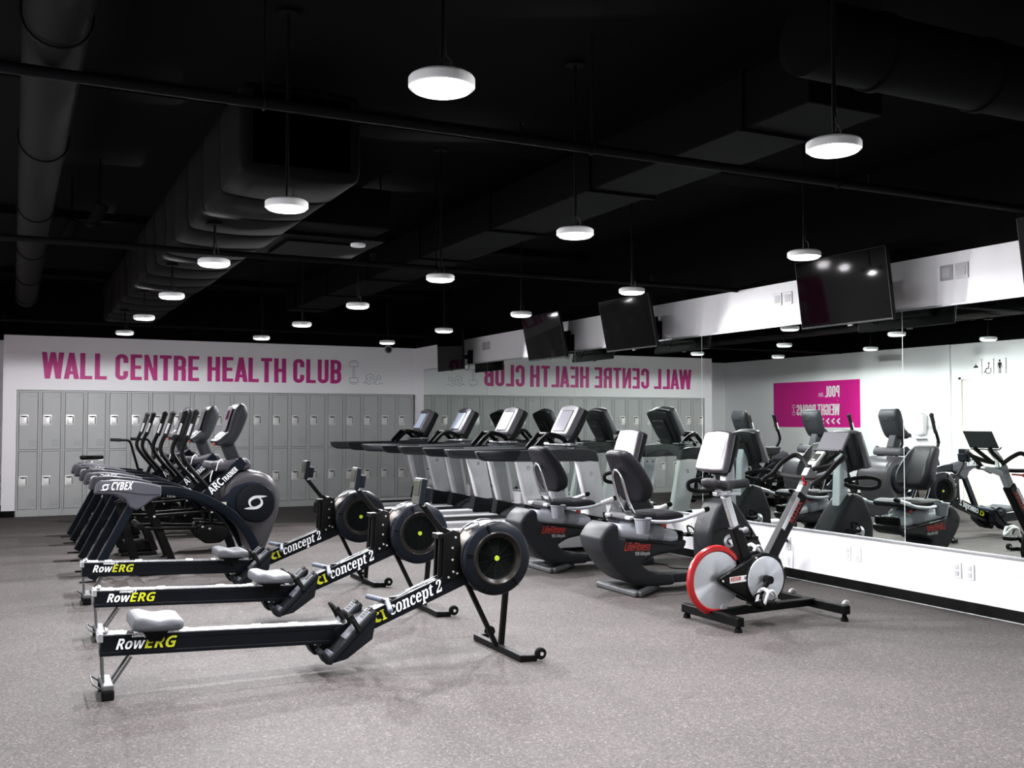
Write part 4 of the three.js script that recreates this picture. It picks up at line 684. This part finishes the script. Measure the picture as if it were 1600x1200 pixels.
  for (const s of [1, -1]) put('handlebar', [tube([[1.37, 0.84, s * 0.05], [1.31, 0.865, s * 0.14], [1.22, 0.87, s * 0.21], [1.15, 0.845, s * 0.24], [1.16, 0.79, s * 0.24], [1.24, 0.77, s * 0.21], [1.34, 0.785, s * 0.1], [1.37, 0.8, s * 0.05]], 0.019, 70, false, 10)], M.grip, t);
  const tilt = -0.32, turn = (g) => { g.rotateY(-PI / 2); g.rotateZ(tilt); return g.translate(1.25, 1.125, 0); };
  const co = put('console', turn(prism(curve([[-0.175, 0.16], [-0.06, 0.185], [0.06, 0.185], [0.175, 0.16], [0.19, -0.17], [-0.19, -0.17]], 60, true, 0.15), -0.05, 0.02, 0.02, 0.8, [], 4)), M.consoleFace, t);
  put('console_back', [turn(prism(curve([[-0.17, 0.16], [0, 0.19], [0.17, 0.16], [0.16, -0.15], [0, -0.19], [-0.16, -0.15]], 60, true, 0.2), -0.11, -0.04, 0.03, 0.8, [], 4)), turn(box(0.16, 0.26, 0.05, 0, -0.05, -0.12, 0.02))], M.tmDark, co);
  put('screen', turn(box(0.28, 0.25, 0.004, 0, 0.005, 0.021, 0.002)), M.litWhite, co);
  put('brand_badge', turn(box(0.09, 0.012, 0.003, 0, 0.16, 0.0205, 0.001)), M.steel, co);
  t.position.set(4.15, 0, -6.97); t.userData.label = 'recumbent exercise bike nearest the spin bike, red lettering on its dark shell';
  copy(t, 'recumbent exercise bike nearest the treadmills, red lettering on its dark shell', [4.15, 0, -8.36]);
}

// ------------------------------------------------------------------ spin bike with the red flywheel guard
{
  const t = thing('spin_bike', 'black spin bike with red rimmed silver flywheel and no other like it', 'exercise bike', [4.28, 0, -5.57]);
  t.userData.label = 'black indoor spin bike with a red guard around its silver flywheel';
  const base = put('base', [box(0.055, 0.06, 0.62, 0, 0.068, 0, 0.006), bar([0.0, 0.075, 0], [0.9, 0.09, 0], 0.07, 0.05, 0.006), box(0.055, 0.06, 0.68, 0.9, 0.08, 0, 0.006)], M.kBase, t);
  for (const [x, z] of [[0, 0.28], [0, -0.28], [0.9, 0.31], [0.9, -0.31]]) put('levelling_foot', [cyl([x, 0, z], [x, 0.026, z], 0.028, 0.022, 20), cyl([x, 0.02, z], [x, 0.055, z], 0.016)], M.rubber, base);
  for (const s of [1, -1]) { const w = put('caster', lathe([[0.01, -0.014], [0.03, -0.014], [0.035, -0.008], [0.035, 0.008], [0.03, 0.014], [0.01, 0.014]], 0.955, 0.1, s * 0.27, 'z', 24), M.caster, base); put('axle', bar([0.91, 0.09, s * 0.27], [0.96, 0.1, s * 0.27], 0.012, 0.02, 0.003), M.jet, w); }
  // flywheel
  const fx = 0.035, fy = 0.3, fl = put('flywheel', lathe([[0.0001, -0.012], [0.2, -0.012], [0.203, -0.008], [0.203, 0.008], [0.2, 0.012], [0.0001, 0.012]], fx, fy, 0, 'z', 96), M.spun, t);
  put('guard', [ring(0.216, 0.022, fx, fy, 0, 'z', PI * 1.32, PI * 0.22, 90), ring(0.205, 0.012, fx, fy, 0.012, 'z', PI * 1.32, PI * 0.22, 90), ball(0.022, fx + 0.216 * cos(PI * 0.22), fy + 0.216 * sin(PI * 0.22), 0), ball(0.022, fx + 0.216 * cos(PI * 1.54), fy + 0.216 * sin(PI * 1.54), 0)], M.kRed, t);
  put('guard_bracket', [bar([0.08, 0.09, 0], [0.1, 0.12, 0], 0.04, 0.05, 0.004)], M.steel, t);
  // body: two arms from hub to bottom bracket, seat tube, head tube
  const cx = 0.41, cy = 0.29;
  const fr = put('frame', [
    prism(curve([[0.02, 0.3], [0.03, 0.325], [0.3, 0.44], [0.42, 0.47], [0.55, 0.42], [0.585, 0.3], [0.53, 0.15], [0.4, 0.115], [0.29, 0.14], [0.06, 0.265]], 90, true, 0.25), 0.028, 0.07, 0.01, 0.7),
    prism(curve([[0.02, 0.3], [0.03, 0.325], [0.3, 0.44], [0.42, 0.47], [0.55, 0.42], [0.585, 0.3], [0.53, 0.15], [0.4, 0.115], [0.29, 0.14], [0.06, 0.265]], 90, true, 0.25), -0.07, -0.028, 0.01, 0.7),
    bar([0.3, 0.4, 0], [0.2, 0.66, 0], 0.062, 0.085, 0.012), bar([0.46, 0.36, 0], [0.8, 0.86, 0], 0.075, 0.085, 0.012), prism([[0.28, 0.36], [0.3, 0.44], [0.48, 0.46], [0.52, 0.36]], -0.03, 0.03, 0.008), bar([0.38, 0.14, 0], [0.36, 0.08, 0], 0.07, 0.1, 0.01)], M.kBlack, t);
  put('frame_bolt', bolts([[0.33, 0.44], [0.57, 0.36], [0.62, 0.55], [0.045, 0.3]], 0.0705, 0.009), M.bolt, fr);
  const lb = put('badge', [bar([0.1, 0.302, 0.0715], [0.29, 0.31, 0.0715], 0.003, 0.042, 0.001)], M.white, fr);
  const kw = words('KEISER', 0.018, { width: 0.085, slant: 0.1 }); kw.rotateZ(0.042); put('badge_lettering', kw.translate(0.108, 0.296, 0.0732), M.red, fr);
  const k3 = words('M3', 0.016, { width: 0.03 }); k3.rotateZ(0.042); put('badge_lettering', k3.translate(0.225, 0.3, 0.0732), M.dim, fr);
  const hw = words('KEISER', 0.04, { width: 0.17 }); hw.rotateZ(0.973); put('head_lettering', hw.translate(0.685, 0.66, 0.0385), M.red, fr);
  // pulley cover and cranks
  const pl = put('pulley_cover', lathe([[0.0001, 0.078], [0.155, 0.078], [0.16, 0.072], [0.16, 0.066]], cx, cy, 0, 'z', 80), M.spun, t);
  put('pulley_rim', ring(0.164, 0.009, cx, cy, 0.068, 'z', 2 * PI, 0, 80), M.kBlack, pl);
  for (const s of [1, -1]) {
    const a = s > 0 ? -2.35 : -2.35 + PI, ex = cx + 0.15 * cos(a), ey = cy + 0.15 * sin(a), z = s * 0.1;
    put('crank', [cyl([cx, cy, s * 0.05], [cx, cy, s * 0.125], 0.03, 0.028, 24), bar([cx, cy, z + s * 0.01], [ex, ey, z + s * 0.02], 0.022, 0.036, 0.008), cyl([ex, ey, z], [ex, ey, z + s * 0.05], 0.014)], M.kBlack, t);
    const px = ex + 0.01, py = ey - 0.035 * (s > 0 ? 1 : 0), pz = s * 0.19;
    const pd = put('pedal', [box(0.13, 0.035, 0.09, px, py, pz, 0.014), cyl([px, py, pz - 0.05], [px, py, pz + 0.05], 0.012)], M.jet, t);
    put('toe_cage', [tube([[px - 0.05, py + 0.01, pz + 0.04], [px - 0.02, py + 0.08, pz + 0.045], [px + 0.03, py + 0.085, pz + 0.03], [px + 0.085, py + 0.03, pz], [px + 0.03, py + 0.085, pz - 0.03], [px - 0.02, py + 0.08, pz - 0.045], [px - 0.05, py + 0.01, pz - 0.04]], 0.011, 50, false, 8), tube([[px - 0.02, py + 0.082, pz + 0.045], [px - 0.02, py + 0.1, pz], [px - 0.02, py + 0.082, pz - 0.045]], 0.012, 20, false, 8)], M.plate, pd);
    put('toe_strap', tube([[px - 0.05, py - 0.02, pz + 0.05], [px - 0.08, py + 0.03, pz + 0.05], [px - 0.06, py + 0.075, pz], [px - 0.08, py + 0.03, pz - 0.05], [px - 0.05, py - 0.02, pz - 0.05]], 0.006, 40, false, 6), M.rubber, pd);
  }
  // saddle on its silver post
  const sp = put('seat_post', [bar([0.215, 0.62, 0], [0.125, 0.865, 0], 0.04, 0.05, 0.006), bar([0.03, 0.885, 0], [0.24, 0.885, 0], 0.045, 0.03, 0.006), box(0.07, 0.02, 0.09, 0.1, 0.9, 0, 0.005)], M.steel, t);
  put('clamp_lever', [cyl([0.06, 0.885, 0.02], [0.06, 0.885, 0.07], 0.012), ball(0.018, 0.06, 0.885, 0.075), cyl([0.22, 0.64, 0.03], [0.22, 0.64, 0.09], 0.01), ball(0.022, 0.22, 0.64, 0.095)], M.kGrey, sp);
  { // plan outline swept up: wide rear, narrow nose
    const half = [[-0.045, 0.07], [-0.02, 0.1], [0.04, 0.1], [0.1, 0.06], [0.17, 0.032], [0.26, 0.027], [0.3, 0.018]];
    const g = prism(curve([...half, [0.31, 0], ...half.slice().reverse().map(([x, z]) => [x, -z]), [-0.055, 0]], 80, true, 0.4), 0, 0.06, 0.024, 0.9, [], 5); g.rotateX(-PI / 2);
    const p = g.attributes.position; for (let i = 0; i < p.count; i++) { const x = p.getX(i), z = p.getZ(i); p.setY(i, p.getY(i) + 0.025 * max(0, (0.05 - x) / 0.1) + 0.008 * max(0, (x - 0.2) / 0.1) - 0.18 * z * z * 4); }
    g.computeVertexNormals(); put('saddle', toCreasedNormals(g.translate(0.02, 0.915, 0), 1.0), M.vinyl, t);
  }
  // head post and handlebars
  const hp = put('head_post', [bar([0.78, 0.83, 0], [0.87, 0.985, 0], 0.058, 0.065, 0.008), bar([0.85, 0.955, 0], [0.9, 1.03, 0], 0.065, 0.08, 0.01)], M.kGrey, t);
  put('post_sticker', [bar([0.6, 0.622, 0.0395], [0.745, 0.836, 0.0395], 0.002, 0.03, 0.0005)], M.lfWhite, hp);
  put('slider', [prism([[0.84, 0.97], [1.08, 1.02], [1.1, 1.005], [0.96, 0.96], [0.86, 0.93]], -0.03, 0.03, 0.006)], M.lfSilver, hp);
  const hb = put('handlebar', [...[1, -1].map((s) => tube([[0.9, 1.04, s * 0.03], [0.96, 1.06, s * 0.1], [1.0, 1.1, s * 0.19], [0.97, 1.13, s * 0.25], [0.86, 1.07, s * 0.27], [0.77, 0.995, s * 0.265], [0.68, 0.955, s * 0.26]], 0.0175, 60, false, 12)), ...[1, -1].map((s) => tube([[0.93, 1.05, s * 0.05], [1.06, 1.13, s * 0.06], [1.1, 1.16, s * 0.07]], 0.017, 20, false, 12)), tube([[0.83, 0.995, -0.265], [0.8, 0.985, -0.15], [0.79, 0.98, 0], [0.8, 0.985, 0.15], [0.83, 0.995, 0.265]], 0.0165, 40, false, 12)], M.grip, t);
  put('computer', [box(0.13, 0.02, 0.08, 0.955, 1.115, 0, 0.006, 0, 0, 0.75), box(0.02, 0.1, 0.03, 0.93, 1.06, 0)], M.white, hb);
  put('computer_screen', box(0.075, 0.004, 0.06, 0.945, 1.122, 0, 0.001, 0, 0, 0.75), M.lcd, hb);
  put('resistance_lever', [cyl([0.8, 0.95, 0.03], [0.75, 0.945, 0.1], 0.008), ball(0.018, 0.745, 0.945, 0.105), cyl([0.74, 0.945, 0.105], [0.72, 0.985, 0.11], 0.009)], M.kRed, hb);
  const tr = put('tablet_tray', [box(0.012, 0.16, 0.27, 1.12, 1.235, 0, 0.006, 0, 0, -0.55), box(0.04, 0.012, 0.27, 1.06, 1.165, 0, 0.004, 0, 0, -0.55)], M.console, t);
  put('tray_face', box(0.004, 0.145, 0.25, 1.113, 1.239, 0, 0.002, 0, 0, -0.55), M.tray, tr);
}

// ------------------------------------------------------------------ air bike behind the arc trainers
{
  const t = thing('air_bike', 'black air bike by the lockers, its long curved handles showing above the arc trainers', 'exercise bike', [0.75, 0, -14.3]);
  t.userData.label = 'black air bike by the lockers behind the arc trainers, long curved handles';
  put('frame', [bar([0.0, 0.06, 0], [1.25, 0.06, 0], 0.07, 0.06), bar([0.25, 0.08, 0], [0.2, 0.68, 0], 0.06, 0.06), bar([0.25, 0.12, 0], [0.9, 0.5, 0], 0.05, 0.06), bar([0.6, 0.08, 0], [0.8, 0.75, 0], 0.05, 0.06)], M.jet, t);
  put('foot_bar', box(0.06, 0.05, 0.55, 0.05, 0.03, 0, 0.008), M.jet, t); put('foot_bar', box(0.06, 0.05, 0.6, 1.2, 0.03, 0, 0.008), M.jet, t);
  put('seat_post', [bar([0.21, 0.6, 0], [0.19, 0.85, 0], 0.035, 0.035), bar([0.1, 0.86, 0], [0.33, 0.865, 0], 0.03, 0.025)], M.steel, t);
  const g = prism(curve([[0.05, 0.08], [0.12, 0.085], [0.2, 0.045], [0.32, 0.022], [0.335, 0], [0.32, -0.022], [0.2, -0.045], [0.12, -0.085], [0.05, -0.08]], 60, true, 0.4), 0, 0.05, 0.02, 0.9, [], 4); g.rotateX(-PI / 2);
  put('saddle', g.translate(-0.0, 0.88, 0), M.jet, t);
  const fan = put('fan_cage', [...Array.from({ length: 7 }, (_, i) => ring(0.06 + i * 0.035, 0.003, 0.95, 0.42, 0.09, 'z', 2 * PI, 0, 40)), ...Array.from({ length: 7 }, (_, i) => ring(0.06 + i * 0.035, 0.003, 0.95, 0.42, -0.09, 'z', 2 * PI, 0, 40)), ...Array.from({ length: 24 }, (_, i) => cyl([0.95 + 0.27 * cos(i * PI / 12), 0.42 + 0.27 * sin(i * PI / 12), -0.09], [0.95 + 0.27 * cos(i * PI / 12), 0.42 + 0.27 * sin(i * PI / 12), 0.09], 0.003, 0.003, 6))], M.jet, t);
  put('fan_blade', Array.from({ length: 8 }, (_, i) => box(0.22, 0.03, 0.1, 0.95 + 0.13 * cos(i * PI / 4), 0.42 + 0.13 * sin(i * PI / 4), 0, 0.003, 0, 0, i * PI / 4)), M.tm, fan);
  for (const s of [1, -1]) {
    const o = s > 0 ? 0 : 0.3;
    const h = put('handle', tube([[0.76 + o * 0.1, 0.45, s * 0.16], [0.75 + o * 0.6, 0.7, s * 0.22], [0.68 + o, 0.95, s * 0.27], [0.64 + o, 1.09, s * 0.28], [0.6 + o, 1.13, s * 0.28], [0.5 + o, 1.135, s * 0.28]], 0.016, 50, false, 10), M.jet, t);
    put('grip', cyl([0.52 + o, 1.135, s * 0.28], [0.39 + o, 1.14, s * 0.28], 0.021, 0.021, 14), M.grip, h);
    put('crank', [bar([0.62, 0.3, s * 0.1], [0.62 + s * 0.12, 0.3 - s * 0.1, s * 0.11], 0.02, 0.03), box(0.1, 0.025, 0.09, 0.62 + s * 0.12, 0.3 - s * 0.1, s * 0.17, 0.008)], M.jet, t);
  }
  const mo = put('monitor', box(0.03, 0.16, 0.22, 0.98, 0.95, 0, 0.012, 0, 0, -0.3), M.jet, t); put('screen', box(0.004, 0.1, 0.16, 0.962, 0.96, 0, 0.002, 0, 0, -0.3), M.lcd, mo); put('monitor_post', bar([0.86, 0.65, 0], [0.97, 0.9, 0], 0.03, 0.03), M.jet, t);
}
renderer.render(scene, camera);
